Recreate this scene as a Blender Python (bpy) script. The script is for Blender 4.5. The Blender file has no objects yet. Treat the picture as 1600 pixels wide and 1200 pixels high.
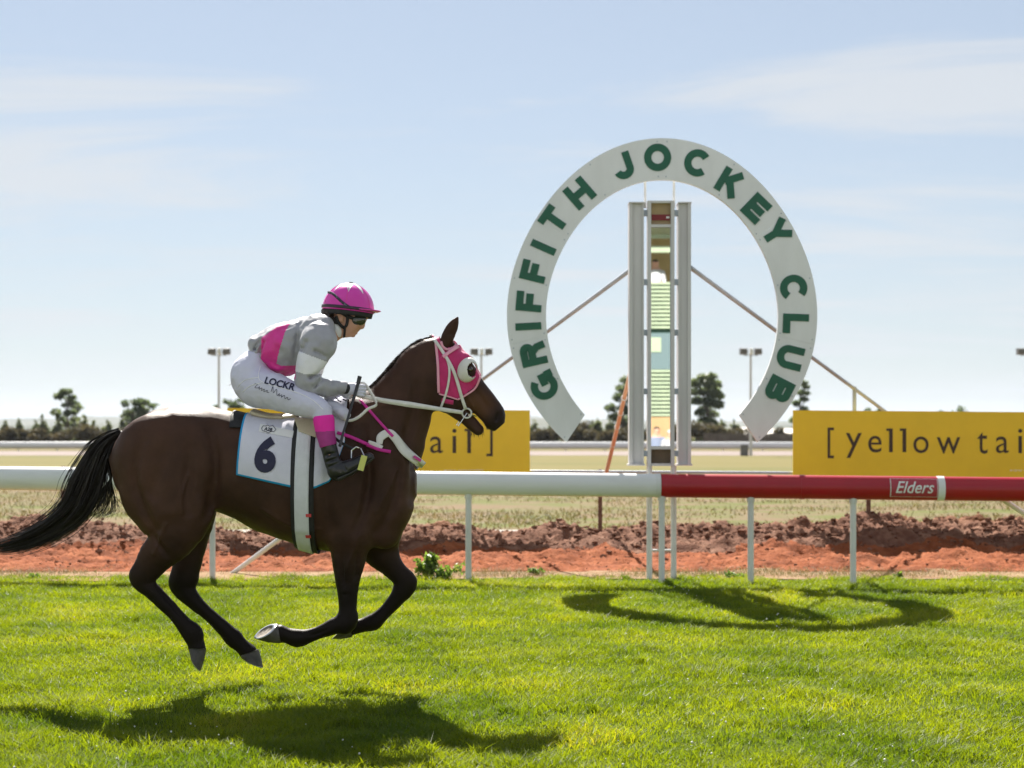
import bpy, bmesh, math, random
import numpy as np
from mathutils import Vector, Matrix
R = math.radians
random.seed(7); rng = np.random.default_rng(7)
scene = bpy.context.scene
col = scene.collection

# ------------------------------------------------------------------ camera
FPX = 2500.0; HOR = 677.0; EYE = 1.5
cam_d = bpy.data.cameras.new('camera'); cam = bpy.data.objects.new('camera', cam_d); col.objects.link(cam)
cam.location = (0, 0, EYE); cam.rotation_euler = (R(90), 0, 0)
cam_d.sensor_width = 36; cam_d.lens = FPX / 1600 * 36; cam_d.shift_y = (HOR - 600) / 1600
cam_d.clip_start = 0.1; cam_d.clip_end = 30000
cam_d.dof.use_dof = True; cam_d.dof.focus_distance = 9.2; cam_d.dof.aperture_fstop = 3.0
scene.camera = cam
# ------------------------------------------------------------------ sky, sun, exposure
SUN = Vector((-0.195, 0.949, 1.0)).normalized()
SUN_EL = math.asin(SUN.z); SUN_AZ = math.atan2(SUN.x, SUN.y)
world = bpy.data.worlds.new('World'); scene.world = world; world.use_nodes = True
nt = world.node_tree; nt.nodes.clear()
def wn(t, **k):
    n = nt.nodes.new(t)
    for a, b in k.items(): setattr(n, a, b)
    return n
sky = wn('ShaderNodeTexSky', sky_type='NISHITA', sun_disc=False, sun_elevation=SUN_EL, sun_rotation=SUN_AZ,
         altitude=120, air_density=0.85, dust_density=0.25, ozone_density=0.7)
tc = wn('ShaderNodeTexCoord'); sep = wn('ShaderNodeSeparateXYZ'); nt.links.new(tc.outputs['Generated'], sep.inputs[0])
def wmath(op, a, b=None):
    n = wn('ShaderNodeMath', operation=op)
    for i, v in enumerate((a, b)):
        if v is None: continue
        if isinstance(v, (int, float)): n.inputs[i].default_value = v
        else: nt.links.new(v, n.inputs[i])
    return n.outputs[0]
zz = wmath('ADD', wmath('MAXIMUM', sep.outputs['Z'], 0.0), 0.09)
cx = wmath('DIVIDE', sep.outputs['X'], zz); cy = wmath('DIVIDE', sep.outputs['Y'], zz)
cmb = wn('ShaderNodeCombineXYZ'); nt.links.new(cx, cmb.inputs[0]); nt.links.new(cy, cmb.inputs[1])
mp = wn('ShaderNodeMapping'); mp.inputs['Rotation'].default_value = (0, 0, R(24)); mp.inputs['Scale'].default_value = (0.55, 1.5, 1); mp.inputs['Location'].default_value = (9.55, 3.1, 0)
nt.links.new(cmb.outputs[0], mp.inputs[0])
n1 = wn('ShaderNodeTexNoise'); n1.inputs['Scale'].default_value = 0.85; n1.inputs['Detail'].default_value = 9; n1.inputs['Roughness'].default_value = 0.61; n1.inputs['Distortion'].default_value = 0.6
nt.links.new(mp.outputs[0], n1.inputs['Vector'])
rp = wn('ShaderNodeMapRange', interpolation_type='SMOOTHSTEP'); rp.inputs['From Min'].default_value = 0.45; rp.inputs['From Max'].default_value = 0.66
nt.links.new(n1.outputs['Fac'], rp.inputs['Value'])
cl = wmath('MULTIPLY', rp.outputs[0], 0.8)
veil = wn('ShaderNodeMix', data_type='RGBA'); vf = wmath('ADD', wmath('MULTIPLY', wmath('POWER', 2.718, wmath('MULTIPLY', wmath('MAXIMUM', sep.outputs['Z'], 0.0), -7.0)), 0.38), 0.50); nt.links.new(vf, veil.inputs['Factor'])     # thin high veil over the whole sky, wisps on top
nt.links.new(sky.outputs[0], veil.inputs['A']); veil.inputs['B'].default_value = (4.15, 4.5, 4.8, 1)
mx = wn('ShaderNodeMix', data_type='RGBA'); nt.links.new(cl, mx.inputs['Factor'])
nt.links.new(veil.outputs['Result'], mx.inputs['A']); mx.inputs['B'].default_value = (5.5, 5.75, 6.05, 1)
bg = wn('ShaderNodeBackground'); bg.inputs['Strength'].default_value = 0.050
wo = wn('ShaderNodeOutputWorld')
nt.links.new(mx.outputs['Result'], bg.inputs['Color']); nt.links.new(bg.outputs[0], wo.inputs['Surface'])
sun_d = bpy.data.lights.new('sun', 'SUN'); sun = bpy.data.objects.new('sun', sun_d); col.objects.link(sun)
sun_d.energy = 5.0; sun_d.angle = R(0.53); sun_d.color = (1.0, 0.95, 0.87)
sun.rotation_euler = SUN.to_track_quat('Z', 'Y').to_euler(); sun.location = (-4, 20, 25)
scene.view_settings.view_transform = 'Standard'; scene.view_settings.look = 'None'
scene.view_settings.exposure = 1.40; scene.view_settings.gamma = 1.0; scene.view_settings.use_curve_mapping = False
scene.render.engine = 'CYCLES'
scene.cycles.use_denoising = True
scene.cycles.max_bounces = 8; scene.cycles.transmission_bounces = 4; scene.cycles.diffuse_bounces = 3; scene.cycles.volume_bounces = 0
scene.cycles.caustics_reflective = False; scene.cycles.caustics_refractive = False

# ------------------------------------------------------------------ helpers
def W(px, py, Y):
    return Vector(((px - 800) * Y / FPX, Y, EYE - (py - HOR) * Y / FPX))
def gy(py, z=0.0):                      # depth of the ground seen at picture row py
    return (EYE - z) * FPX / (py - HOR)

def tag(o, label=None, cat=None, group=None, kind=None):
    if label: o['label'] = label
    if cat: o['category'] = cat
    if group: o['group'] = group
    if kind: o['kind'] = kind
    return o
def empty(name, loc, label=None, cat=None, group=None):
    o = bpy.data.objects.new(name, None); col.objects.link(o); o.location = loc
    o.empty_display_size = 0.1
    return tag(o, label, cat, group)
def world_loc(o):
    v = Vector(o.location)
    while o.parent: o = o.parent; v = v + Vector(o.location)
    return v
def link(name, me, mats, parent=None, loc=None):
    o = bpy.data.objects.new(name, me); col.objects.link(o)
    for m in (mats if isinstance(mats, (list, tuple)) else [mats]): me.materials.append(m)
    if parent is not None: o.parent = parent
    if loc is not None: o.location = loc
    return o
def mesh_np(name, V, faces, smooth=True, midx=None):
    """faces: one (n,k) integer array or a list of such arrays"""
    me = bpy.data.meshes.new(name)
    V = np.asarray(V, np.float32)
    if not isinstance(faces, list): faces = [faces]
    faces = [np.asarray(f, np.int32) for f in faces if len(f)]
    me.vertices.add(len(V)); me.vertices.foreach_set('co', V.ravel())
    loops = np.concatenate([f.ravel() for f in faces]); tot = np.concatenate([np.full(len(f), f.shape[1], np.int32) for f in faces])
    start = np.concatenate([[0], np.cumsum(tot)[:-1]]).astype(np.int32)
    me.loops.add(len(loops)); me.loops.foreach_set('vertex_index', loops)
    me.polygons.add(len(tot)); me.polygons.foreach_set('loop_start', start); me.polygons.foreach_set('loop_total', tot)
    me.polygons.foreach_set('use_smooth', np.full(len(tot), smooth, bool))
    if midx is not None: me.polygons.foreach_set('material_index', np.asarray(midx, np.int32))
    me.update(calc_edges=True); me.validate()
    return me
def put(name, V, faces, mats, parent=None, smooth=True, midx=None, loc=None):
    """world-space vertices -> an object under parent (or standing at loc)"""
    V = np.asarray(V, float)
    if parent is not None: off = world_loc(parent); base = None
    else: off = Vector(loc) if loc is not None else Vector((0, 0, 0)); base = off
    V = V - np.array(off)
    return link(name, mesh_np(name, V, faces, smooth, midx), mats, parent, base)

class MB:
    """collects boxes, beams and tubes into one mesh"""
    def __init__(s): s.v = []; s.f = []; s.m = []; s.mi = 0
    def add(s, vs, fs):
        b = len(s.v); s.v += [tuple(v) for v in vs]; s.f += [tuple(i + b for i in f) for f in fs]; s.m += [s.mi] * len(fs); return s
    def box(s, lo, hi, bev=0.0):
        x0, y0, z0 = lo; x1, y1, z1 = hi
        if bev <= 0:
            vs = [(x, y, z) for x in (x0, x1) for y in (y0, y1) for z in (z0, z1)]
            return s.add(vs, [(0, 1, 3, 2), (4, 6, 7, 5), (0, 4, 5, 1), (2, 3, 7, 6), (0, 2, 6, 4), (1, 5, 7, 3)])
        b = bev                                   # chamfered box: 24 vertices
        X = (x0, x1); Y = (y0, y1); Z = (z0, z1); vs = []; idx = {}
        for i in (0, 1):
            for j in (0, 1):
                for k in (0, 1):
                    sx = b if i == 0 else -b; sy = b if j == 0 else -b; sz = b if k == 0 else -b
                    for a, p in enumerate(((X[i], Y[j] + sy, Z[k] + sz), (X[i] + sx, Y[j], Z[k] + sz), (X[i] + sx, Y[j] + sy, Z[k]))):
                        idx[i, j, k, a] = len(vs); vs.append(p)
        q = lambda *t: tuple(idx[a] for a in t)
        fs = []
        for i in (0, 1):
            fs.append(q((i,0,0,0),(i,1,0,0),(i,1,1,0),(i,0,1,0))); fs.append(q((0,i,0,1),(1,i,0,1),(1,i,1,1),(0,i,1,1))); fs.append(q((0,0,i,2),(1,0,i,2),(1,1,i,2),(0,1,i,2)))
        for i in (0, 1):
            for j in (0, 1):
                fs.append(q((i,j,0,0),(i,j,1,0),(i,j,1,1),(i,j,0,1)))
                fs.append(q((i,0,j,0),(i,1,j,0),(i,1,j,2),(i,0,j,2)))
                fs.append(q((0,i,j,1),(1,i,j,1),(1,i,j,2),(0,i,j,2)))
        for i in (0, 1):
            for j in (0, 1):
                for k in (0, 1): fs.append(q((i,j,k,0),(i,j,k,1),(i,j,k,2)))
        return s.add(vs, fs)
    def tube(s, pts, rad, n=10, caps=True, ex=1.0, up=None):
        """round tube through pts; ex squashes it sideways to the up vector"""
        P = [Vector(p) for p in pts]; N = len(P)
        rr = rad if isinstance(rad, (list, tuple)) else [rad] * N
        b = len(s.v); prev = None
        for i, p in enumerate(P):
            t = (P[min(i + 1, N - 1)] - P[max(i - 1, 0)]).normalized()
            ref = Vector(up) if up is not None else (prev if prev is not None else (Vector((0, 0, 1)) if abs(t.z) < 0.9 else Vector((0, 1, 0))))
            a = (ref - t * ref.dot(t)).normalized(); prev = a
            c = t.cross(a)
            for j in range(n):
                q = 2 * math.pi * j / n
                s.v.append(tuple(p + a * (math.cos(q) * rr[i]) + c * (math.sin(q) * rr[i] * ex)))
        for i in range(N - 1):
            for j in range(n):
                k = (j + 1) % n
                s.f.append((b + i * n + j, b + i * n + k, b + (i + 1) * n + k, b + (i + 1) * n + j)); s.m.append(s.mi)
        if caps:
            s.f.append(tuple(b + j for j in reversed(range(n)))); s.m.append(s.mi)
            s.f.append(tuple(b + (N - 1) * n + j for j in range(n))); s.m.append(s.mi)
        return s
    def beam(s, p0, p1, w, d, up=(0, 1, 0)):
        """rectangular bar from p0 to p1: w across, d along up"""
        p0 = Vector(p0); p1 = Vector(p1); t = (p1 - p0).normalized(); u = Vector(up); u = (u - t * u.dot(t)).normalized(); c = t.cross(u)
        vs = [p + u * (a * d / 2) + c * (e * w / 2) for p in (p0, p1) for a, e in ((-1, -1), (1, -1), (1, 1), (-1, 1))]
        return s.add(vs, [(3, 2, 1, 0), (4, 5, 6, 7), (0, 1, 5, 4), (1, 2, 6, 5), (2, 3, 7, 6), (3, 0, 4, 7)])
    def build(s, name, mats, parent=None, smooth=False, loc=None, bevel=0.0):
        off = world_loc(parent) if parent is not None else (Vector(loc) if loc is not None else Vector((0, 0, 0)))
        me = bpy.data.meshes.new(name); me.from_pydata([tuple(Vector(v) - off) for v in s.v], [], s.f)
        me.polygons.foreach_set('material_index', s.m)
        if smooth:
            me.polygons.foreach_set('use_smooth', [True] * len(s.f))
            try: me.set_sharp_from_angle(angle=R(40))
            except Exception: pass
        me.update()
        o = link(name, me, mats, parent, off if parent is None else None)
        if bevel:
            b = o.modifiers.new('bevel', 'BEVEL'); b.width = bevel; b.segments = 2; b.limit_method = 'ANGLE'
        return o

# numpy value noise -------------------------------------------------
_perm = rng.permutation(4096); _val = rng.random(4096) * 2 - 1
def vnoise(x, y, z=0.0):
    x = np.asarray(x, float); y = np.asarray(y, float); z = np.broadcast_to(np.asarray(z, float), np.broadcast(x, y).shape)
    xi = np.floor(x).astype(int); yi = np.floor(y).astype(int); zi = np.floor(z).astype(int)
    fx = x - xi; fy = y - yi; fz = z - zi
    s = lambda t: t * t * t * (t * (t * 6 - 15) + 10)
    u, v, w = s(fx), s(fy), s(fz)
    def g(i, j, k): return _val[_perm[(_perm[(_perm[(xi + i) & 4095] + yi + j) & 4095] + zi + k) & 4095]]
    l = lambda a, b, t: a + (b - a) * t
    return l(l(l(g(0,0,0), g(1,0,0), u), l(g(0,1,0), g(1,1,0), u), v), l(l(g(0,0,1), g(1,0,1), u), l(g(0,1,1), g(1,1,1), u), v), w)
def fbm(x, y, z=0.0, o=4, g=0.5):
    r = 0; a = 1.0; f = 1.0
    for i in range(o):
        r = r + a * vnoise(np.asarray(x) * f + 17.3 * i, np.asarray(y) * f + 5.1 * i, np.asarray(z) * f); a *= g; f *= 2.03
    return r

# materials ----------------------------------------------------------
def mat(name, c1, c2=None, rough=0.6, scale=6.0, detail=5, bump=0.0, bscale=60.0, metal=0.0, spec=0.5, sheen=0.0, coat=0.0,
        lo=0.35, hi=0.65, c3=None, aniso=None, trans=0.0, rvar=0.0):
    m = bpy.data.materials.new(name); m.use_nodes = True; t = m.node_tree; p = t.nodes['Principled BSDF']
    p.inputs['Roughness'].default_value = rough; p.inputs['Metallic'].default_value = metal
    p.inputs['Specular IOR Level'].default_value = spec
    p.inputs['Sheen Weight'].default_value = sheen; p.inputs['Coat Weight'].default_value = coat
    p.inputs['Coat Roughness'].default_value = 0.2
    p.inputs['Base Color'].default_value = (*c1, 1)
    if c2 is not None or bump > 0:
        tcn = t.nodes.new('ShaderNodeTexCoord'); src = tcn.outputs['Object']
        if aniso:
            mpn = t.nodes.new('ShaderNodeMapping'); mpn.inputs['Scale'].default_value = aniso; t.links.new(src, mpn.inputs[0]); src = mpn.outputs[0]
    if c2 is not None:
        n = t.nodes.new('ShaderNodeTexNoise'); n.inputs['Scale'].default_value = scale; n.inputs['Detail'].default_value = detail; n.inputs['Roughness'].default_value = 0.6
        t.links.new(src, n.inputs['Vector'])
        r = t.nodes.new('ShaderNodeValToRGB'); e = r.color_ramp.elements
        e[0].position = lo; e[0].color = (*c1, 1); e[1].position = hi; e[1].color = (*c2, 1)
        if c3 is not None: k = r.color_ramp.elements.new((lo + hi) / 2); k.color = (*c3, 1)
        t.links.new(n.outputs['Fac'], r.inputs[0]); t.links.new(r.outputs[0], p.inputs['Base Color'])
        if rvar:
            mr = t.nodes.new('ShaderNodeMapRange'); mr.inputs['To Min'].default_value = rough - rvar; mr.inputs['To Max'].default_value = rough + rvar
            t.links.new(n.outputs['Fac'], mr.inputs['Value']); t.links.new(mr.outputs[0], p.inputs['Roughness'])
    if bump > 0:
        n2 = t.nodes.new('ShaderNodeTexNoise'); n2.inputs['Scale'].default_value = bscale; n2.inputs['Detail'].default_value = 6
        t.links.new(src, n2.inputs['Vector'])
        b = t.nodes.new('ShaderNodeBump'); b.inputs['Strength'].default_value = bump; b.inputs['Distance'].default_value = 0.02
        t.links.new(n2.outputs['Fac'], b.inputs['Height']); t.links.new(b.outputs[0], p.inputs['Normal'])
    if trans > 0:
        out = t.nodes['Material Output']; tr = t.nodes.new('ShaderNodeBsdfTranslucent'); mxn = t.nodes.new('ShaderNodeMixShader')
        mxn.inputs[0].default_value = trans
        lk = p.inputs['Base Color'].links
        if lk: t.links.new(lk[0].from_socket, tr.inputs[0])
        else: tr.inputs[0].default_value = (*c1, 1)
        t.links.new(p.outputs[0], mxn.inputs[1]); t.links.new(tr.outputs[0], mxn.inputs[2]); t.links.new(mxn.outputs[0], out.inputs['Surface'])
    return m
def leafmat(name, ca, cb, trans=0.5, tgain=(1.5, 1.6, 0.7), rough=0.45, nscale=1.5, cc=None):
    """foliage: colour varies blade by blade and in patches, light passes through"""
    m = bpy.data.materials.new(name); m.use_nodes = True; t = m.node_tree; p = t.nodes['Principled BSDF']; out = t.nodes['Material Output']
    g = t.nodes.new('ShaderNodeNewGeometry'); tcn = t.nodes.new('ShaderNodeTexCoord')
    n = t.nodes.new('ShaderNodeTexNoise'); n.inputs['Scale'].default_value = nscale; n.inputs['Detail'].default_value = 4; t.links.new(tcn.outputs['Object'], n.inputs['Vector'])
    ad = t.nodes.new('ShaderNodeMath'); ad.operation = 'MULTIPLY_ADD'; ad.inputs[1].default_value = 0.36
    sc = t.nodes.new('ShaderNodeMapRange'); sc.inputs['From Min'].default_value = 0.36; sc.inputs['From Max'].default_value = 0.64; sc.inputs['To Max'].default_value = 0.68
    t.links.new(n.outputs['Fac'], sc.inputs['Value'])
    t.links.new(g.outputs['Random Per Island'], ad.inputs[0]); t.links.new(sc.outputs[0], ad.inputs[2])
    r = t.nodes.new('ShaderNodeValToRGB'); e = r.color_ramp.elements; e[0].color = (*ca, 1); e[1].color = (*cb, 1); e[0].position = 0.1; e[1].position = 0.9
    if cc is not None: k = e.new(1.0); k.color = (*cc, 1)
    t.links.new(ad.outputs[0], r.inputs[0]); t.links.new(r.outputs[0], p.inputs['Base Color']); p.inputs['Roughness'].default_value = rough
    tr = t.nodes.new('ShaderNodeBsdfTranslucent'); mu = t.nodes.new('ShaderNodeMix'); mu.data_type = 'RGBA'; mu.blend_type = 'MULTIPLY'; mu.inputs['Factor'].default_value = 1
    t.links.new(r.outputs[0], mu.inputs['A']); mu.inputs['B'].default_value = (*tgain, 1); t.links.new(mu.outputs['Result'], tr.inputs[0])
    mxn = t.nodes.new('ShaderNodeMixShader'); mxn.inputs[0].default_value = trans
    t.links.new(p.outputs[0], mxn.inputs[1]); t.links.new(tr.outputs[0], mxn.inputs[2]); t.links.new(mxn.outputs[0], out.inputs['Surface'])
    return m

# lettering -----------------------------------------------------------
def text2d(s, size=1.0, offset=0.0, shear=0.0, spacing=1.0, align='CENTER', maxlen=0.0):
    cu = bpy.data.curves.new('lettering', 'FONT'); cu.body = s; cu.size = size; cu.offset = offset; cu.shear = shear; cu.space_character = spacing
    cu.align_x = align; cu.align_y = 'CENTER'; cu.resolution_u = 5; cu.fill_mode = 'FRONT'
    o = bpy.data.objects.new('lettering', cu); col.objects.link(o)
    dg = bpy.context.evaluated_depsgraph_get(); me = o.evaluated_get(dg).to_mesh()
    V = np.array([v.co[:] for v in me.vertices]).reshape(-1, 3); F = [tuple(p.vertices) for p in me.polygons]
    o.evaluated_get(dg).to_mesh_clear(); bpy.data.objects.remove(o); bpy.data.curves.remove(cu)
    if maxlen:                                # cut into small triangles so that it can follow a curved surface
        b = bmesh.new(); vs = [b.verts.new(v) for v in V]
        for f in F:
            try: b.faces.new([vs[i] for i in f])
            except ValueError: pass
        for _ in range(5):
            bmesh.ops.triangulate(b, faces=b.faces[:]); ed = [e for e in b.edges if e.calc_length() > maxlen]
            if not ed: break
            bmesh.ops.subdivide_edges(b, edges=ed, cuts=1)
        bmesh.ops.triangulate(b, faces=b.faces[:]); b.verts.index_update()
        V = np.array([v.co[:] for v in b.verts]); F = [tuple(v.index for v in f.verts) for f in b.faces]; b.free()
    return V[:, :2], F
def put_poly(name, V, F, m, parent, smooth=False):
    off = world_loc(parent); me = bpy.data.meshes.new(name); me.from_pydata([tuple(np.array(v) - np.array(off)) for v in V], [], F)
    me.update(); return link(name, me, m, parent)

# ---------------------------------------------------------------- implicit surfaces for living shapes
def smin(a, b, k):
    if k <= 0: return np.minimum(a, b)
    h = np.maximum(k - np.abs(a - b), 0) / k
    return np.minimum(a, b) - h * h * k * 0.25
class Field:
    def __init__(s, lo, hi, h):
        s.lo = np.array(lo, float); s.h = h; s.n = np.ceil((np.array(hi) - s.lo) / h).astype(int) + 1
        s.D = np.full(s.n, 5.0, np.float32)
    def region(s, lo, hi):
        a = np.clip(np.floor((np.array(lo) - s.lo) / s.h).astype(int), 0, s.n - 1); b = np.clip(np.ceil((np.array(hi) - s.lo) / s.h).astype(int) + 1, 1, s.n)
        sl = tuple(slice(i, j) for i, j in zip(a, b))
        ax = [np.float32(s.lo[d] + np.arange(a[d], b[d]) * s.h) for d in range(3)]
        return sl, ax[0][:, None, None], ax[1][None, :, None], ax[2][None, None, :]
    def put(s, fn, lo, hi, k, sub=False):
        m = max(k, 0.045) + 2 * s.h
        sl, x, y, z = s.region(np.array(lo) - m, np.array(hi) + m)
        if min(s.D[sl].shape) == 0: return
        d = fn(x, y, z)
        if sub: s.D[sl] = -smin(-s.D[sl], d, k)
        else: s.D[sl] = smin(s.D[sl], d, k)
    def chain(s, pts, k=0.03, sub=False):
        """pts: (x, lateral, z, half-thickness in the side view, lateral half-thickness)"""
        if len(pts) > 2: pts = spline(np.array(pts, float), (len(pts) - 1) * 3 + 1)
        pts = [tuple(float(q) for q in p) for p in pts]
        segs = list(zip(pts[:-1], pts[1:])) if len(pts) > 1 else [(pts[0], pts[0])]
        A = np.array(pts); rx = A[:, 3].max(); ry = A[:, 4].max()
        lo = (A[:, 0].min() - rx, A[:, 1].min() - ry, A[:, 2].min() - rx); hi = (A[:, 0].max() + rx, A[:, 1].max() + ry, A[:, 2].max() + rx)
        def fn(x, y, z):
            out = None
            for p, q in segs:
                dx, dy, dz = q[0] - p[0], q[1] - p[1], q[2] - p[2]; L = dx * dx + dy * dy + dz * dz
                if L < 1e-12: t = np.float32(0)
                else: t = np.clip(((x - p[0]) * dx + (y - p[1]) * dy + (z - p[2]) * dz) / L, 0, 1)
                a = p[3] + (q[3] - p[3]) * t; b = p[4] + (q[4] - p[4]) * t
                ex = x - (p[0] + dx * t); ey = y - (p[1] + dy * t); ez = z - (p[2] + dz * t)
                d = (np.sqrt((ex * ex + ez * ez) / (a * a) + ey * ey / (b * b)) - 1) * np.minimum(a, b)
                out = d if out is None else np.minimum(out, d)
            return out.astype(np.float32)
        s.put(fn, lo, hi, k, sub)
    def loft(s, org, ang, top, bot, wid, k=0.03, n=2.2):
        """body along an axis in the side plane: top and bottom outlines [(x,z)..], half widths [(x,z,w)..]"""
        ca, sa = math.cos(ang), math.sin(ang)
        st = lambda P: np.array(sorted([((p[0] - org[0]) * ca + (p[1] - org[1]) * sa, -(p[0] - org[0]) * sa + (p[1] - org[1]) * ca) for p in P]))
        T = st(top); B = st(bot); Wd = np.array(sorted([((p[0] - org[0]) * ca + (p[1] - org[1]) * sa, p[2]) for p in wid]))
        s0 = max(T[0, 0], B[0, 0]); s1 = min(T[-1, 0], B[-1, 0])
        P = np.array(list(top) + list(bot)); wm = Wd[:, 1].max()
        lo = (P[:, 0].min(), -wm, P[:, 1].min()); hi = (P[:, 0].max(), wm, P[:, 1].max())
        def fn(x, y, z):
            u = (x - org[0]) * ca + (z - org[1]) * sa; v = -(x - org[0]) * sa + (z - org[1]) * ca
            uc = np.clip(u, s0, s1)
            t = np.interp(uc, T[:, 0], T[:, 1]); b = np.interp(uc, B[:, 0], B[:, 1]); w = np.interp(uc, Wd[:, 0], Wd[:, 1])
            c = (t + b) / 2; a = np.maximum((t - b) / 2, 0.004)
            q = (np.abs((v - c) / a) ** n + np.abs(y / w) ** n) ** (1 / n)
            d = (q - 1) * np.minimum(a, w)
            return np.maximum(d, np.abs(u - (s0 + s1) / 2) - (s1 - s0) / 2).astype(np.float32)
        s.put(fn, lo, hi, k)
    def noise(s, amp, f, seed=0.0, lo=None, hi=None):
        lo = s.lo if lo is None else lo; hi = s.lo + s.n * s.h if hi is None else hi
        sl, x, y, z = s.region(lo, hi); x, y, z = np.broadcast_arrays(x, y, z)
        near = np.abs(s.D[sl]) < 0.06; d = s.D[sl].copy()
        d[near] += amp * fbm(x[near] * f + seed, y[near] * f, z[near] * f, 3)
        s.D[sl] = d
    def sample(s, P):
        P = np.asarray(P, float); g = (P - s.lo) / s.h; i = np.clip(np.floor(g).astype(int), 0, s.n - 2); f = np.clip(g - i, 0, 1)
        r = 0
        for a in (0, 1):
            for b in (0, 1):
                for c in (0, 1):
                    w = (f[..., 0] if a else 1 - f[..., 0]) * (f[..., 1] if b else 1 - f[..., 1]) * (f[..., 2] if c else 1 - f[..., 2])
                    r = r + w * s.D[i[..., 0] + a, i[..., 1] + b, i[..., 2] + c]
        return r
    def cast(s, O, Dv, tmax, iso, step=0.004):
        """first crossing of the iso level along rays; rays that miss stop at their closest approach"""
        O = np.asarray(O, float); Dv = np.asarray(Dv, float); t = np.zeros(O.shape[:-1]); best = np.full(t.shape, 9.0); bt = np.zeros_like(t)
        hit = np.zeros(t.shape, bool); res = np.zeros_like(t); pv = s.sample(O) - iso
        for i in range(1, int(tmax / step) + 1):
            tt = i * step; v = s.sample(O + Dv * tt) - iso
            c = (~hit) & (v <= 0) & (pv > 0)
            res[c] = (tt - step + step * (pv / np.where(pv - v == 0, 1, pv - v)))[c]; hit |= c
            m = v < best; best[m] = v[m]; bt[m] = tt
            pv = v
            if hit.all(): break
        res[~hit] = bt[~hit]
        return O + Dv * res[..., None], hit
    def nets(s, iso=0.0):
        D = s.D - np.float32(iso); B = D < 0; nx, ny, nz = D.shape
        c = np.zeros((nx - 1, ny - 1, nz - 1), np.int8)
        for a in (0, 1):
            for b in (0, 1):
                for e in (0, 1): c += B[a:nx - 1 + a, b:ny - 1 + b, e:nz - 1 + e]
        act = (c > 0) & (c < 8); idx = np.full(act.shape, -1, np.int32); idx[act] = np.arange(act.sum())
        I, J, K = np.nonzero(act); P = np.zeros((len(I), 3)); cnt = np.zeros(len(I))
        cor = [(a, b, e) for a in (0, 1) for b in (0, 1) for e in (0, 1)]
        val = {q: D[I + q[0], J + q[1], K + q[2]].astype(float) for q in cor}
        for q in cor:
            for ax in range(3):
                if q[ax]: continue
                r = list(q); r[ax] = 1; r = tuple(r); a = val[q]; b = val[r]; m = (a < 0) != (b < 0)
                t = np.where(m, a / np.where(a == b, 1, a - b), 0)
                for d in range(3): P[:, d] += np.where(m, q[d] + (t if d == ax else 0), 0)
                cnt += m
        P /= cnt[:, None]; V = s.lo + (P + np.stack([I, J, K], 1)) * s.h
        Q = []
        for ax in range(3):
            sl0 = [slice(1, -1)] * 3; sl0[ax] = slice(0, -1); sl1 = [slice(1, -1)] * 3; sl1[ax] = slice(1, None)
            e0 = B[tuple(sl0)]; e1 = B[tuple(sl1)]; ch = e0 != e1; i, j, k = np.nonzero(ch)
            base = np.stack([i, j, k], 1); base[:, [d for d in range(3) if d != ax]] += 1
            o1, o2 = [d for d in range(3) if d != ax]
            def cell(da, db):
                q = base.copy(); q[:, o1] += da; q[:, o2] += db; return idx[q[:, 0], q[:, 1], q[:, 2]]
            f = np.stack([cell(-1, -1), cell(0, -1), cell(0, 0), cell(-1, 0)], 1); ins = e0[ch]
            flip = ins if ax != 1 else ~ins
            f[~flip] = f[~flip][:, ::-1]; Q.append(f)
        F = np.concatenate(Q); F = F[(F >= 0).all(1)]
        return V, F
def grid_faces(nu, nv, closed_v=False):
    F = []
    for i in range(nu - 1):
        for j in range(nv - (0 if closed_v else 1)):
            k = (j + 1) % nv; F.append((i * nv + j, i * nv + k, (i + 1) * nv + k, (i + 1) * nv + j))
    return np.array(F, np.int32)
def spline(P, n):
    """Catmull-Rom through points, n samples"""
    P = np.asarray(P, float); m = len(P)
    if m == 2: return P[0] + (P[1] - P[0]) * np.linspace(0, 1, n)[:, None]
    Q = np.vstack([2 * P[0] - P[1], P, 2 * P[-1] - P[-2]]); t = np.linspace(0, m - 1 - 1e-9, n); i = t.astype(int); f = (t - i)[:, None]
    a, b, c, d = Q[i], Q[i + 1], Q[i + 2], Q[i + 3]
    return 0.5 * (2 * b + (c - a) * f + (2 * a - 5 * b + 4 * c - d) * f ** 2 + (3 * b - a - 3 * c + d) * f ** 3)
def inpoly(x, y, poly):
    x = np.asarray(x); y = np.asarray(y); r = np.zeros(x.shape, bool); n = len(poly)
    for i in range(n):
        x0, y0 = poly[i]; x1, y1 = poly[(i + 1) % n]
        c = ((y0 > y) != (y1 > y)) & (x < (x1 - x0) * (y - y0) / ((y1 - y0) if y1 != y0 else 1e-9) + x0); r ^= c
    return r

# ================================================================== THE SETTING
def sheet(name, x0, x1, y0, y1, z, m, kind='structure', edge=0.0, n=1):
    if edge <= 0:
        V = [(x0, y0, z), (x1, y0, z), (x1, y1, z), (x0, y1, z)]; F = np.array([[0, 1, 2, 3]])
    else:                                       # wavy near and far edges
        xs = np.linspace(x0, x1, n); a = y0 + edge * fbm(xs * 0.9, xs * 0 + 3.0, 0, 4); b = y1 + edge * fbm(xs * 0.9, xs * 0 + 9.0, 0, 4)
        V = np.concatenate([np.stack([xs, a, xs * 0 + z], 1), np.stack([xs, b, xs * 0 + z], 1)]); i = np.arange(n - 1)
        F = np.stack([i, i + 1, i + 1 + n, i + n], 1)
    return tag(put(name, V, F, m, smooth=False), kind=kind)

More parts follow.
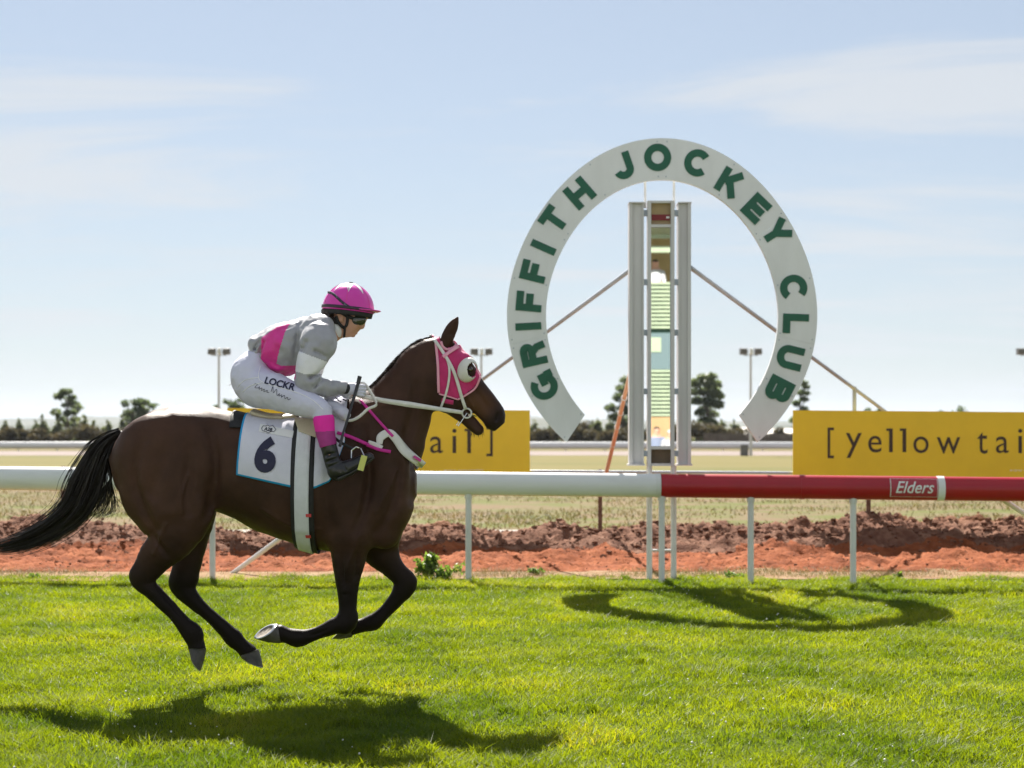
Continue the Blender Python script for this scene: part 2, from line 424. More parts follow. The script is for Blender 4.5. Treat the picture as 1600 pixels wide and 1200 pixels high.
M_field = mat('dry_field', (0.165, 0.115, 0.065), (0.11, 0.118, 0.032), rough=0.95, scale=0.6, detail=10, bump=0.6, bscale=14, lo=0.38, hi=0.6, c3=(0.15, 0.12, 0.06), spec=0.1)
M_lawn = mat('lawn_soil', (0.06, 0.09, 0.014), (0.10, 0.125, 0.02), rough=1.0, scale=9, bump=0.6, bscale=60, spec=0.0)
M_soil = mat('red_soil', (0.15, 0.044, 0.017), (0.285, 0.098, 0.043), rough=0.95, scale=2.6, detail=9, bump=0.9, bscale=28, lo=0.36, hi=0.64, c3=(0.22, 0.066, 0.026), spec=0.1)
M_clod = mat('soil_clod', (0.125, 0.054, 0.032), (0.24, 0.125, 0.08), rough=0.95, scale=7, detail=6, bump=0.8, bscale=50, spec=0.1)
M_verge = mat('dry_verge', (0.30, 0.21, 0.125), (0.21, 0.12, 0.06), rough=0.95, scale=5, detail=8, bump=0.7, bscale=50, spec=0.1)
M_path = mat('pale_path', (0.36, 0.32, 0.29), (0.30, 0.26, 0.23), rough=0.9, scale=1.2, bump=0.2, bscale=60)
M_sand = mat('sand_track', (0.205, 0.155, 0.135), (0.18, 0.138, 0.118), rough=0.95, scale=0.4, bump=0.3, bscale=10)
M_farfield = mat('far_field', (0.155, 0.135, 0.05), (0.115, 0.115, 0.035), rough=0.95, scale=0.12, detail=8, bump=0.4, bscale=3, c3=(0.155, 0.13, 0.045), spec=0.1, aniso=(0.4, 1, 1))

ground = sheet('ground', -9000, 9000, -300, 14000, 0.0, M_field)
lawn_ground = sheet('lawn_ground', -60, 60, -60, 16.62, 0.006, M_lawn, edge=0.05, n=400)
far_field = sheet('far_paddock', -250, 250, 58, 108, 0.004, M_farfield, edge=1.5, n=300)
sand = sheet('sand_track', -260, 260, 108, 133.5, 0.008, M_sand, edge=0.3, n=200)
bounce_apron = sheet('bounce_apron', -90, 90, -90, 3.6, 0.012, mat('bounce_concrete', (0.36, 0.345, 0.33), (0.30, 0.29, 0.275), rough=0.85, scale=0.8, bump=0.1, bscale=40))  # unseen pale sheet added under and behind the camera to bounce sunlight as fill
path = sheet('path', -80, 80, 23.75, 24.75, 0.008, M_path, edge=0.04, n=300)
verge = sheet('dry_verge', -40, 40, 16.25, 17.5, 0.014, M_verge, edge=0.16, n=500)

# turned red soil behind the rail: loose strip rising to a lumpy bank
nx, ny = 950, 150; SY0, SYD = 17.15, 5.75
xs = np.linspace(-17, 17, nx); ys = np.linspace(SY0, SY0 + SYD, ny); X, Yg = np.meshgrid(xs, ys, indexing='ij')
t = (Yg - SY0) / SYD
crest = 0.235 + 0.10 * fbm(X * 0.5, X * 0 + 1.0, 0, 3)
tw_ = t + 0.03 * fbm(X * 0.8, Yg * 0.8, 6.0, 3)
prof = np.interp(tw_, [0, 0.06, 0.30, 0.40, 0.48, 0.58, 0.68, 0.85, 1.0], [0, 0.04, 0.10, 0.16, 0.62, 0.96, 1.0, 0.4, 0.0])
lump = np.clip(prof * 1.2, 0.8, 1) * np.clip(np.minimum(t, 1 - t) * 18, 0, 1)
ridg = lambda f, s: 1 - 2 * np.abs(fbm(X * f + s, Yg * f * 1.15, 0.3, 3))
Z = 0.016 + prof * crest + lump * (0.06 * fbm(X * 1.9, Yg * 1.9, 0, 5, 0.62) + 0.05 * np.clip(ridg(2.9, 4.0), -0.5, 1) * prof + 0.024 * fbm(X * 9, Yg * 9, 0, 4, 0.68) + 0.022 * fbm(X * 24, Yg * 24, 0, 2))
Z = np.maximum(Z, 0.010 + 0 * Z); Z[:, 0] = -0.02; Z[:, -1] = -0.02
M_crust = mat('dry_soil_crust', (0.115, 0.052, 0.033), (0.235, 0.128, 0.085), rough=0.95, scale=5, detail=10, bump=1.0, bscale=34, lo=0.36, hi=0.66, c3=(0.165, 0.080, 0.051), spec=0.1)
fx = grid_faces(nx, ny)[:, ::-1]; tm = (t + 0.05 * fbm(X * 1.3, Yg * 2.5, 2.0, 4)).reshape(-1)[fx].mean(1)
soil = put('turned_soil_bank', np.stack([X, Yg, Z], -1).reshape(-1, 3), fx, [M_soil, M_crust], midx=(tm > 0.43).astype(int)); tag(soil, kind='structure')
def soil_z(x, y):
    i = np.clip(((np.asarray(x) + 17) / 34 * (nx - 1)).astype(int), 0, nx - 1); j = np.clip(((np.asarray(y) - SY0) / SYD * (ny - 1)).astype(int), 0, ny - 1); return Z[i, j]
# clods lying on it
ico = np.array([(0, 0, 1.0)] + [(0.894 * math.cos(a), 0.894 * math.sin(a), 0.447) for a in np.arange(5) * 2 * math.pi / 5] + [(0.894 * math.cos(a), 0.894 * math.sin(a), -0.447) for a in (np.arange(5) + .5) * 2 * math.pi / 5] + [(0, 0, -1.0)])
icf = np.array([(0, i + 1, (i + 1) % 5 + 1) for i in range(5)] + [(i + 1, i + 6, (i + 1) % 5 + 1) for i in range(5)] + [(i + 6, (i + 1) % 5 + 6, (i + 1) % 5 + 1) for i in range(5)] + [(11, (i + 1) % 5 + 6, i + 6) for i in range(5)])
nc = 9500; cxs = rng.uniform(-13, 13, nc); tt = np.clip(rng.normal(0.56, 0.11, nc), 0.05, 0.95); tt[:2600] = rng.uniform(0.03, 0.45, 2600); cys = SY0 + SYD * tt
sz = 0.008 + 0.026 * rng.random(nc) ** 3.0 + 0.006 * (tt > .45); sz[:2600] *= 0.55
CV = (ico[None] * (1 + 0.35 * rng.standard_normal((nc, 12, 1)))) * sz[:, None, None] * np.array([1.25, 1.0, 0.8]) + np.stack([cxs, cys, soil_z(cxs, cys) + sz * 0.35], 1)[:, None]
clods = put('soil_clods', CV.reshape(-1, 3), (icf[None] + 12 * np.arange(nc)[:, None, None]).reshape(-1, 3), M_clod, smooth=False); tag(clods, 'loose lumps of red earth scattered over the turned bank', 'soil', kind='stuff')

# ---------------------------------------------------------------- grass
def blades(x, y, z, h, w, lean, curl=0.5):
    n = len(x); a = rng.uniform(0, 2 * math.pi, n); la = rng.uniform(0, 2 * math.pi, n); c, s = np.cos(a), np.sin(a)
    lx, ly = np.cos(la) * lean * h, np.sin(la) * lean * h
    V = np.empty((n, 5, 3), np.float32)
    for i, (hh, ww, ll) in enumerate(((0, 1, 0), (0, -1, 0), (0.55, 0.8, curl * .6), (0.55, -0.8, curl * .6), (1, 0, 1.3))):
        V[:, i, 0] = x + c * ww * w / 2 + lx * ll; V[:, i, 1] = y + s * ww * w / 2 + ly * ll; V[:, i, 2] = z + hh * h
    b = 5 * np.arange(n)[:, None]; F = np.concatenate([np.array([[0, 1, 3]]) + b, np.array([[0, 3, 2]]) + b, np.array([[2, 3, 4]]) + b])
    return V.reshape(-1, 3), F
M_grass = leafmat('lawn_grass', (0.060, 0.104, 0.008), (0.182, 0.218, 0.013), trans=0.6, tgain=(1.9, 1.8, 0.33), rough=0.55, nscale=1.0, cc=(0.25, 0.235, 0.06))
NB = 530000
u = rng.random(NB * 2); yy = 5.6 + (16.65 - 5.6) * u ** 0.85; xx = rng.uniform(-1, 1, NB * 2) * (0.345 * yy + 1.1)
# denser near the camera, thinner patches here and there, ragged far edge
keep = (rng.random(NB * 2) < 0.30 + 0.6 * np.clip((fbm(xx * 1.6, yy * 1.6, 0, 4) + 0.62), 0, 1)) & (yy < 16.42 + 0.30 * fbm(xx * 2.1, xx * 0 + 5, 0, 4))
for _ in range(70):                           # scuffed hoof marks
    hx_, hy_ = rng.uniform(-5, 5), rng.uniform(6.5, 16); a_, b_ = rng.uniform(.04, .10), rng.uniform(.03, .07); keep &= ~((((xx - hx_) / a_) ** 2 + ((yy - hy_) / b_) ** 2 < 1) & (rng.random(len(xx)) < .85))
xx, yy = xx[keep][:NB], yy[keep][:NB]; nb = len(xx)
tall = fbm(xx * 2.4, yy * 2.4, 0, 4); tuft = np.clip(fbm(xx * 7, yy * 7, 2.0, 2), 0, 1)
hh = 0.016 + 0.018 * rng.random(nb) + 0.026 * np.clip(tall + 0.2, 0, 1) + 0.055 * tuft * rng.random(nb)
ncl = 1500; ccy = 5.8 + 10.6 * rng.random(ncl); ccx = rng.uniform(-1, 1, ncl) * (0.345 * ccy + 1); kk = fbm(ccx * 0.9, ccy * 0.9, 9.0, 3) > -0.1; ccx, ccy = ccx[kk], ccy[kk]; ncl = len(ccx)   # thicker clumps
per = 46; rad_ = rng.uniform(.03, .09, ncl)[:, None] * np.sqrt(rng.random((ncl, per))); an_ = rng.uniform(0, 6.28, (ncl, per)); hc = np.repeat(rng.uniform(.045, .085, ncl), per)
xx = np.concatenate([xx, (ccx[:, None] + rad_ * np.cos(an_)).ravel()]); yy = np.concatenate([yy, (ccy[:, None] + rad_ * np.sin(an_)).ravel()]); hh = np.concatenate([hh, hc * rng.uniform(.6, 1.1, len(hc))]); nb = len(xx)
V, F = blades(xx, yy, 0.004, hh, 0.0036 + 0.0022 * rng.random(nb), rng.uniform(0.2, 1.1, nb))
grass = put('lawn_grass', V, F, M_grass, smooth=False); tag(grass, 'short bright green turf of the racing track', 'grass', kind='stuff')
# small white clover heads and pale clippings in the turf
M_clover = mat('clover_white', (0.75, 0.74, 0.66), rough=0.7)
nc = 900; cyy = 6.0 + 10.3 * rng.random(nc); cxx = rng.uniform(-1, 1, nc) * (0.345 * cyy + 1); kk = fbm(cxx * 0.8, cyy * 0.8, 4.0, 3) > 0.02; cxx, cyy = cxx[kk], cyy[kk]; nc = len(cxx)
cs = 0.0025 + 0.0045 * rng.random(nc) ** 2; CV = ico[None] * cs[:, None, None] + np.stack([cxx, cyy, 0.035 + 0.02 * rng.random(nc)], 1)[:, None]
tag(put('clover_flowers', CV.reshape(-1, 3), (icf[None] + 12 * np.arange(nc)[:, None, None]).reshape(-1, 3), M_clover), 'tiny white clover heads dotted through the turf', 'flowers', kind='stuff')
# thin straw-coloured growth on the verge and in the dry field
M_straw = leafmat('dry_grass', (0.18, 0.13, 0.068), (0.13, 0.135, 0.04), trans=0.35, tgain=(1.2, 1.15, 0.8), rough=0.7, nscale=0.35, cc=(0.26, 0.21, 0.12))
n = 60000; yy = 23.0 + 37 * rng.random(n) ** 1.8; xx = rng.uniform(-1, 1, n) * (0.35 * yy + 2); kk = (fbm(xx * 0.35, yy * 0.6, 0, 4) + 0.25 * rng.standard_normal(n) > -0.05) & ~((yy > 23.6) & (yy < 24.9)); xx, yy = xx[kk], yy[kk]; n = len(xx)
V1, F1 = blades(xx, yy, 0, 0.03 + 0.10 * rng.random(n) ** 2, 0.012 + 0.012 * rng.random(n), rng.uniform(0.4, 1.3, n))
n = 26000; yy2 = rng.uniform(16.45, 17.5, n); xx2 = rng.uniform(-9, 9, n); kk = fbm(xx2 * 1.2, yy2 * 2, 7.0, 3) + 0.4 * rng.standard_normal(n) > 0.05; xx2, yy2 = xx2[kk], yy2[kk]; n = len(xx2)
V2, F2 = blades(xx2, yy2, 0.01, 0.02 + 0.05 * rng.random(n) ** 2, 0.005, rng.uniform(0.5, 1.5, n))
tag(put('dry_grass', np.concatenate([V1, V2]), np.concatenate([F1, F2 + len(V1)]), M_straw, smooth=False), 'thin straw-coloured grass over the dry field behind the soil bank', 'dry grass', kind='stuff')

# weeds at the edge of the turf
M_weed = leafmat('weed_leaf', (0.09, 0.15, 0.035), (0.20, 0.27, 0.07), trans=0.5, nscale=4)
def leaf_cloud(centers, radii, n, size, flat=0.0):
    C = np.array(centers, float); Rr = np.array(radii, float); p = Rr[:, 0] * Rr[:, 1] * Rr[:, 2]; k = rng.choice(len(C), n, p=p / p.sum())
    d = rng.standard_normal((n, 3)); d /= np.linalg.norm(d, axis=1)[:, None]; r = rng.random(n) ** 0.45
    P = C[k] + d * r[:, None] * Rr[k]
    nrm = rng.standard_normal((n, 3)); nrm[:, 2] += flat; nrm /= np.linalg.norm(nrm, axis=1)[:, None]
    a = np.cross(nrm, rng.standard_normal((n, 3))); a /= np.linalg.norm(a, axis=1)[:, None]; b = np.cross(nrm, a)
    s = size * (0.6 + 0.8 * rng.random(n))[:, None]
    V = np.stack([P - a * s, P + b * s * 0.42, P + a * s, P - b * s * 0.42], 1).reshape(-1, 3)
    return V, np.arange(4 * n).reshape(-1, 4)
def weed(px, py, wpx, hpx, label, n=240):
    Y = gy(py); base = W(px, py, Y); w = wpx * Y / FPX; h = hpx * Y / FPX
    r = empty('weed', base, label, 'weed', 'weeds along the turf edge')
    V, F = leaf_cloud([base + Vector((rng.uniform(-.5, .5) * w, rng.uniform(-.2, .2) * w, h * rng.uniform(.25, .7))) for _ in range(5)], [(w * .3, w * .25, h * .35)] * 5, n, max(0.025, h * 0.14), 0.6)
    put('leaves', V, F, M_weed, r, smooth=False)
    mb = MB()
    for _ in range(6):
        q = base + Vector((rng.uniform(-.4, .4) * w, rng.uniform(-.2, .2) * w, h * rng.uniform(.6, 1.0))); mb.tube([base + Vector((rng.uniform(-.1, .1) * w, 0, -0.01)), (base + q) / 2 + Vector((0.01, 0, 0)), q], [0.004, 0.003, 0.002], 4)
    mb.build('stem', M_weed, r)
weed(672, 905, 34, 44, 'leafy green weed tallest beside the white rail post', 300)
weed(700, 907, 40, 30, 'low spreading green weed next to the tall weed', 260)
weed(838, 900, 22, 14, 'small sprig of weed on the red soil edge', 90)
weed(1148, 905, 26, 12, 'flat tuft of weed before the red rail section', 90)
weed(1402, 905, 10, 12, 'tiny weed between two rail posts under the red rail', 50)
weed(60, 905, 24, 10, 'low weed tuft where turf meets soil behind the tail', 60)

# ---------------------------------------------------------------- far hills
M_hill = mat('hill_scrub', (0.055, 0.065, 0.04), (0.11, 0.105, 0.065), rough=0.95, scale=0.004, detail=8, spec=0.1)
def hill_ridge(name, Y, depth, prof_px, seed, label_z=0):
    n = 260; m = 14; xs = np.linspace(-1.0, 1.0, n) * Y * 0.75; px = 800 + xs / Y * FPX
    top = np.interp(px, [p[0] for p in prof_px], [p[1] for p in prof_px]) + 2.2 * fbm(px * 0.012, px * 0 + seed, 0, 5)
    H = np.maximum(EYE + (HOR - top + 4.5) * Y / FPX, 4)
    V = []
    for j in range(m):
        q = j / (m - 1); s = math.sin(q * math.pi) ** 0.8
        V.append(np.stack([xs, Y - depth / 2 + depth * q + 0 * xs, H * s * (1 + 0.12 * fbm(xs / Y * 22, xs * 0 + j * 0.8, seed, 4)) - 2], 1))
    V = np.stack(V, 1).reshape(-1, 3)
    return tag(put(name, V, grid_faces(n, m)[:, ::-1], M_hill), kind='structure')
hill_ridge('hills', 5200, 1800, [(-900, 664), (0, 661), (60, 656), (110, 660), (160, 651), (215, 657), (330, 662), (600, 664), (840, 655), (880, 660), (935, 656), (990, 661), (1200, 664), (1500, 660), (2400, 664)], 3.0)
hill_ridge('low_hills', 3300, 900, [(-900, 669), (40, 666), (150, 665), (330, 668), (820, 661), (860, 660), (900, 668), (1300, 669), (2400, 669)], 8.0)

# ---------------------------------------------------------------- trees of the far tree line
M_bark = mat('bark', (0.075, 0.055, 0.042), (0.14, 0.11, 0.085), rough=0.9, scale=3, bump=0.5, bscale=10)
M_gum = leafmat('gum_leaves', (0.050, 0.072, 0.036), (0.115, 0.140, 0.070), trans=0.55, tgain=(2.2, 2.2, 1.6), rough=0.5, nscale=0.25)
M_con = leafmat('conifer_needles', (0.048, 0.065, 0.034), (0.105, 0.120, 0.062), trans=0.5, tgain=(2.1, 2.0, 1.5), rough=0.6, nscale=0.25)
M_bush = leafmat('bush_leaves', (0.060, 0.058, 0.032), (0.130, 0.108, 0.062), trans=0.35, tgain=(1.2, 1.1, 0.8), rough=0.7, nscale=0.15)
def tree(name, px, py_top, wpx, Y, kind, label, group=None, n=1500, m=None, trunk_px=None, blobs=None):
    base = Vector(((px - 800) * Y / FPX, Y, 0)); H = EYE + (HOR - py_top) * Y / FPX; w = wpx * Y / FPX
    r = empty(name, base, label, 'tree' if kind != 'bush' else 'bush', group)
    mb = MB(); tr = max(0.06, H * 0.022) if kind != 'bush' else 0.05
    C = []; Rr = []
    if kind == 'cone':
        mb.tube([base, base + Vector((0, 0, H * 0.5)), base + Vector((0.1, 0, H * 0.95))], [tr, tr * .7, tr * .2], 7)
        for i in range(9):
            q = i / 8; k = 0.10 + 0.82 * q
            for _ in range(3 if q < .8 else 1):
                a = rng.uniform(0, 6.28); rad = w * 0.30 * (1 - q) ** 0.8
                C.append(base + Vector((math.cos(a) * rad * .8, math.sin(a) * rad * .8, H * k))); Rr.append((w * .22 * (1.15 - q) + .1, w * .22 * (1.15 - q) + .1, H * .075))
    elif kind == 'gum':
        top = base + Vector((0.05 * w, 0, H * 0.9)); mb.tube([base, base + Vector((0.03 * w, 0, H * .35)), base + Vector((-0.02 * w, 0, H * .6)), top], [tr, tr * .85, tr * .6, tr * .15], 8)
        bl = blobs or [(rng.uniform(-.42, .42), rng.uniform(.45, .96), rng.uniform(.10, .2)) for _ in range(16)]
        for bx, bz, br in bl:
            c = base + Vector((bx * w, rng.uniform(-.3, .3) * w, bz * H)); br *= 1.3; C.append(c); Rr.append((br * w, br * w, br * w * .62))
            s = base + Vector((0, 0, H * max(.25, bz - .25))); mb.tube([s, (s + c) / 2 + Vector((0, 0, -.03 * H)), c], [tr * .45, tr * .3, tr * .12], 5)
    else:
        for k in range(4): a = k * 1.6; mb.tube([base + Vector((.1 * math.cos(a), .1 * math.sin(a), 0)), base + Vector((w * .2 * math.cos(a), w * .2 * math.sin(a), H * .6))], [tr, tr * .4], 5)
        for _ in range(8):
            C.append(base + Vector((rng.uniform(-.38, .38) * w, rng.uniform(-.3, .3) * w, H * rng.uniform(.28, .72)))); Rr.append((w * rng.uniform(.16, .26), w * .2, H * rng.uniform(.18, .28)))
    mb.build('trunk', M_bark, r, smooth=True)
    V, F = leaf_cloud(C, Rr, int(n * 1.3), 0.27, 0.3)
    put('crown', V, F, m or {'cone': M_con, 'gum': M_gum, 'bush': M_bush}[kind], r, smooth=False)
    return r
gA = [(-.05, .93, .14), (.12, .95, .10), (-.24, .86, .14), (.22, .84, .12), (.02, .80, .12), (.14, .72, .15), (.34, .66, .13), (-.38, .58, .13), (-.28, .55, .10), (.28, .58, .12), (.05, .55, .12), (-.2, .46, .13), (.18, .45, .12), (0, .36, .13), (-.08, .70, .09)]
tree('gum_tree', 105, 607, 50, 215, 'gum', 'tall open gum tree with layered crown above the conifers beyond the tail', n=1500, blobs=gA)
tree('gum_tree', 208, 624, 48, 215, 'gum', 'spreading gum tree beyond the horse\'s tail', n=1300)
tree('gum_tree', 238, 626, 30, 215, 'gum', 'thin wispy gum tree rising just over the horse\'s rump', n=240)
tree('gum_tree', 369, 622, 44, 215, 'gum', 'gum tree half hidden behind the jockey\'s seat', n=1000)
tree('gum_tree', 338, 630, 18, 215, 'gum', 'small gum tree at the foot of the floodlight pole behind the horse', n=350)
tree('gum_tree', 972, 586, 58, 215, 'gum', 'dark broad gum tree beside the finish tower, behind the orange pole', n=2600, blobs=[(.1, .93, .14), (.25, .88, .14), (0, .8, .16), (.3, .76, .16), (-.1, .68, .15), (.2, .64, .18), (-.28, .53, .15), (.05, .5, .18), (.3, .5, .16), (-.2, .4, .16), (.1, .34, .2), (-.25, .25, .15), (.2, .2, .2)])
tree('gum_tree', 1104, 583, 58, 215, 'gum', 'round-headed gum tree between the finish tower and the sign arch', n=3000, blobs=[(-.1, .94, .14), (.1, .95, .13), (-.28, .86, .16), (.05, .85, .17), (.28, .85, .15), (-.35, .74, .13), (-.1, .74, .15), (.2, .73, .17), (.38, .68, .12), (-.25, .62, .15), (.05, .6, .17), (.3, .56, .15), (-.02, .5, .14), (-.2, .45, .13), (.2, .42, .14), (-.1, .34, .14), (.15, .3, .14)])
tree('gum_tree', 1250, 594, 42, 215, 'gum', 'sparse gum tree showing between the arch tip and the yellow board', n=1000, blobs=[(.1, .95, .13), (.25, .9, .12), (.3, .8, .1), (0, .8, .14), (.1, .7, .13), (-.15, .64, .14), (.12, .55, .14), (-.1, .46, .14), (.15, .4, .1), (-.25, .38, .14), (-.1, .28, .14)])
tree('gum_tree', 1362, 635, 40, 215, 'gum', 'tree top showing beside the grey stay where it dips behind the yellow board', n=700)
tree('gum_tree', 1492, 634, 48, 215, 'gum', 'low tree top clearing the yellow board that stands over the red rail', n=700)
def beyond(px): return 'beyond the horse\'s tail' if px < 250 else 'hidden behind the horse and its yellow board' if px < 830 else 'between the horse\'s yellow board and the finish tower' if px < 1034 else 'between the finish tower and the pale sheds' if px < 1240 else 'behind the yellow board over the red rail'
for px, top, w in ((8, 656, 20), (30, 653, 22), (56, 655, 26), (66, 648, 26), (92, 652, 30), (116, 649, 32), (131, 645, 28), (146, 657, 24), (168, 655, 30), (190, 650, 26), (862, 659, 24), (835, 656, 26), (925, 654, 24), (933, 652, 26), (952, 653, 22), (1098, 656, 34), (1128, 652, 28), (1146, 655, 26)):
    tree('conifer', px, top + rng.uniform(-1, 1), w * (1.45 if px < 1000 else 1.9), rng.uniform(190, 205), 'cone', 'dark pointed conifer behind the far rail, ' + beyond(px), 'conifers behind the far rail', n=900)
for i in range(46):
    px = -170 + i * 42 + rng.uniform(-9, 9)
    if 1150 < px < 1235: continue
    tp = rng.uniform(656, 668)
    tree('bush', px, tp, rng.uniform(52, 74), rng.uniform(176, 187), 'bush', ('taller' if tp < 661 else 'low') + ' olive scrub bush in the hedge ' + beyond(px), 'scrub bushes behind the far rail', n=800)
tree('bush', 1225, 664, 40, 196, 'bush', 'reddish-brown bush rising over the shed roof', n=500)
tree('bush', 906, 654, 40, 200, 'bush', 'dull maroon bush behind the arch tip below the letter G', n=500)

# ================================================================== far rail, floodlights, sheds
M_white = mat('white_paint', (0.78, 0.78, 0.77), (0.62, 0.61, 0.58), rough=0.35, scale=2.2, detail=9, lo=0.48, hi=0.85, rvar=0.08, aniso=(0.5, 1, 2.5))
M_whited = mat('weathered_white_paint', (0.74, 0.74, 0.72), (0.55, 0.53, 0.50), rough=0.5, scale=4, detail=8, lo=0.45, hi=0.85, bump=0.05, bscale=80)
M_red = mat('red_plastic', (0.42, 0.006, 0.018), (0.36, 0.006, 0.016), rough=0.32, scale=3, rvar=0.06)
M_grey = mat('galvanised_steel', (0.42, 0.47, 0.54), (0.34, 0.38, 0.44), rough=0.5, scale=9)
M_alu = mat('weathered_aluminium', (0.66, 0.64, 0.64), (0.57, 0.55, 0.55), rough=0.5, scale=5, aniso=(1, 1, 0.15))
M_rust = mat('rusty_steel', (0.11, 0.055, 0.035), (0.19, 0.10, 0.06), rough=0.85, scale=18, bump=0.3, bscale=90)
M_dark = mat('dark_plastic', (0.03, 0.03, 0.032), rough=0.5)
M_lampbox = mat('lamp_housing', (0.17, 0.16, 0.155), (0.12, 0.115, 0.11), rough=0.6, scale=3)
M_yellow = mat('yellow_board', (0.78, 0.575, 0.012), (0.73, 0.535, 0.012), rough=0.45, scale=2.5, detail=4)
M_ink = mat('dark_brown_print', (0.035, 0.02, 0.01), rough=0.5)
M_green = mat('green_lettering', (0.006, 0.115, 0.062), (0.008, 0.095, 0.052), rough=0.45, scale=6)
M_orange = mat('orange_plastic', (0.82, 0.52, 0.36), (0.76, 0.46, 0.31), rough=0.5, scale=4)

YF = 134.0
fr = empty('far_rail', (0, YF, 0), 'broad white rail running along the far side of the course', 'rail')
mb = MB(); mb.tube([(-80, YF + 1.5, 0.50), (80, YF - 1.0, 0.47)], 0.29, 12, ex=0.75, up=(0, 0, 1)); mb.build('rail_beam', M_white, fr, smooth=True)
for i in range(48):
    x = -78 + i * 3.3; y = YF + 1.5 - (x + 80) / 160 * 2.5
    m = MB(); m.box((x - .05, y + .22, -.05), (x + .05, y + .30, 0.42)); m.build('post', M_whited, fr)
def floodlight(px, label):
    Y = 107.0; b = Vector(((px - 800) * Y / FPX, Y, 0)); r = empty('floodlight', b, label, 'floodlight', 'floodlights along the sand track')
    ht = EYE + (HOR - 556) * Y / FPX
    m = MB(); m.tube([b + Vector((0, 0, -.1)), b + Vector((0, 0, ht))], [0.11, 0.07], 10); m.build('pole', M_alu, r, smooth=True)
    m = MB(); m.beam(b + Vector((-.5, 0, ht + .03)), b + Vector((.5, 0, ht + .03)), .06, .06); m.build('crossbar', M_grey, r)
    for sx, w, mm, ys in ((-.47, .52, M_lampbox, 0), (.5, .5, M_lampbox, 0), (0.03, .22, M_white, -.05)):
        m = MB(); z0 = ht + .08
        vs = [(sx - w / 2, -.2 + ys, z0 + .08), (sx + w / 2, -.2 + ys, z0 + .08), (sx + w / 2, .22, z0), (sx - w / 2, .22, z0), (sx - w / 2 * .85, -.2 + ys, z0 + .40), (sx + w / 2 * .85, -.2 + ys, z0 + .40), (sx + w / 2, .15, z0 + .44), (sx - w / 2, .15, z0 + .44)]
        m.add([b + Vector(v) for v in vs], [(3, 2, 1, 0), (4, 5, 6, 7), (0, 1, 5, 4), (1, 2, 6, 5), (2, 3, 7, 6), (3, 0, 4, 7)])
        m.build('lamp_head', mm, r)
floodlight(342, 'floodlight pole rising behind the horse\'s back beside the jockey')
floodlight(752, 'floodlight pole rising behind the horse\'s head')
floodlight(1173, 'floodlight pole standing inside the opening of the arch')
floodlight(1606, 'floodlight pole rising behind the yellow board over the red rail')
b = W(1164, 713, 106); m = MB(); m.box((b.x - .3, b.y - .2, -.02), (b.x + .2, b.y + .2, .75), .03)
m2 = m.build('utility_box', M_lampbox, loc=(b.x, b.y, 0)); tag(m2, 'small grey utility box at the foot of the floodlight pole in the arch', 'box')

M_shed = mat('pale_shed_wall', (0.62, 0.54, 0.45), (0.56, 0.48, 0.40), rough=0.8, scale=0.6)
M_roof = mat('pale_shed_roof', (0.72, 0.66, 0.58), (0.64, 0.58, 0.50), rough=0.5, scale=0.5)
M_open = mat('dark_opening', (0.03, 0.028, 0.026), rough=0.8)
M_brownf = mat('brown_fence_board', (0.10, 0.078, 0.065), (0.15, 0.12, 0.10), rough=0.9, scale=1.5)
def shed(px0, px1, py_eave, py_ridge, Y, label, name='shed'):
    x0 = (px0 - 800) * Y / FPX; x1 = (px1 - 800) * Y / FPX; ze = EYE + (HOR - py_eave) * Y / FPX; zr = EYE + (HOR - py_ridge) * Y / FPX
    r = empty(name, ((x0 + x1) / 2, Y, 0), label, 'shed'); m = MB(); m.box((x0, Y, -.1), (x1, Y + 8, ze)); m.build('wall', M_shed, r)
    m = MB(); ov = .4
    for s in (0, 1):
        ya, yb = (Y - ov, Y + 4) if s == 0 else (Y + 8 + ov, Y + 4)
        m.add([(x0 - ov, ya, ze - .06), (x1 + ov, ya, ze - .06), (x1 + ov, yb, zr), (x0 - ov, yb, zr), (x0 - ov, ya, ze + .06), (x1 + ov, ya, ze + .06), (x1 + ov, yb, zr + .12), (x0 - ov, yb, zr + .12)], [(3, 2, 1, 0), (4, 5, 6, 7), (0, 1, 5, 4), (1, 2, 6, 5), (3, 0, 4, 7)])
    m.build('roof', M_roof, r)
    n = max(2, int((x1 - x0) / 3.2))
    for i in range(n):
        a = x0 + (x1 - x0) * (i + .2) / n; bq = x0 + (x1 - x0) * (i + .75) / n
        m = MB(); m.box((a, Y - .03, .05), (bq, Y + .02, ze * .72)); m.build('door_opening', M_open, r)
shed(1150, 1177, 681, 669, 222, 'small cream shed behind the arch tip below the letter B')
shed(1192, 1262, 681, 671, 232, 'long pale-roofed stable block between the arch and the yellow board')
shed(912, 922, 687, 681, 205, 'little pale hut among the bushes beside the orange conduit', 'hut')
shed(857, 872, 690, 687, 205, 'very low pale hut behind the far rail, next to the horse\'s yellow board', 'hut')
fb = empty('board_fence', W(1190, 690, 160).xy.to_3d(), 'dark brown paling fence in front of the sheds', 'fence')
for i in range(30):
    x = (1100 - 800) * 160 / FPX + i * .36; m = MB(); h = 1.5 + .05 * math.sin(i * 2.1); m.box((x, 160, -.05), (x + .33, 160.04, h)); m.build('paling', M_brownf, fb)
m = MB(); m.box(((1100 - 800) * 160 / FPX, 160.045, .9), ((1100 - 800) * 160 / FPX + 10.8, 160.1, 1.0)); m.build('fence_rail', M_brownf, fb)

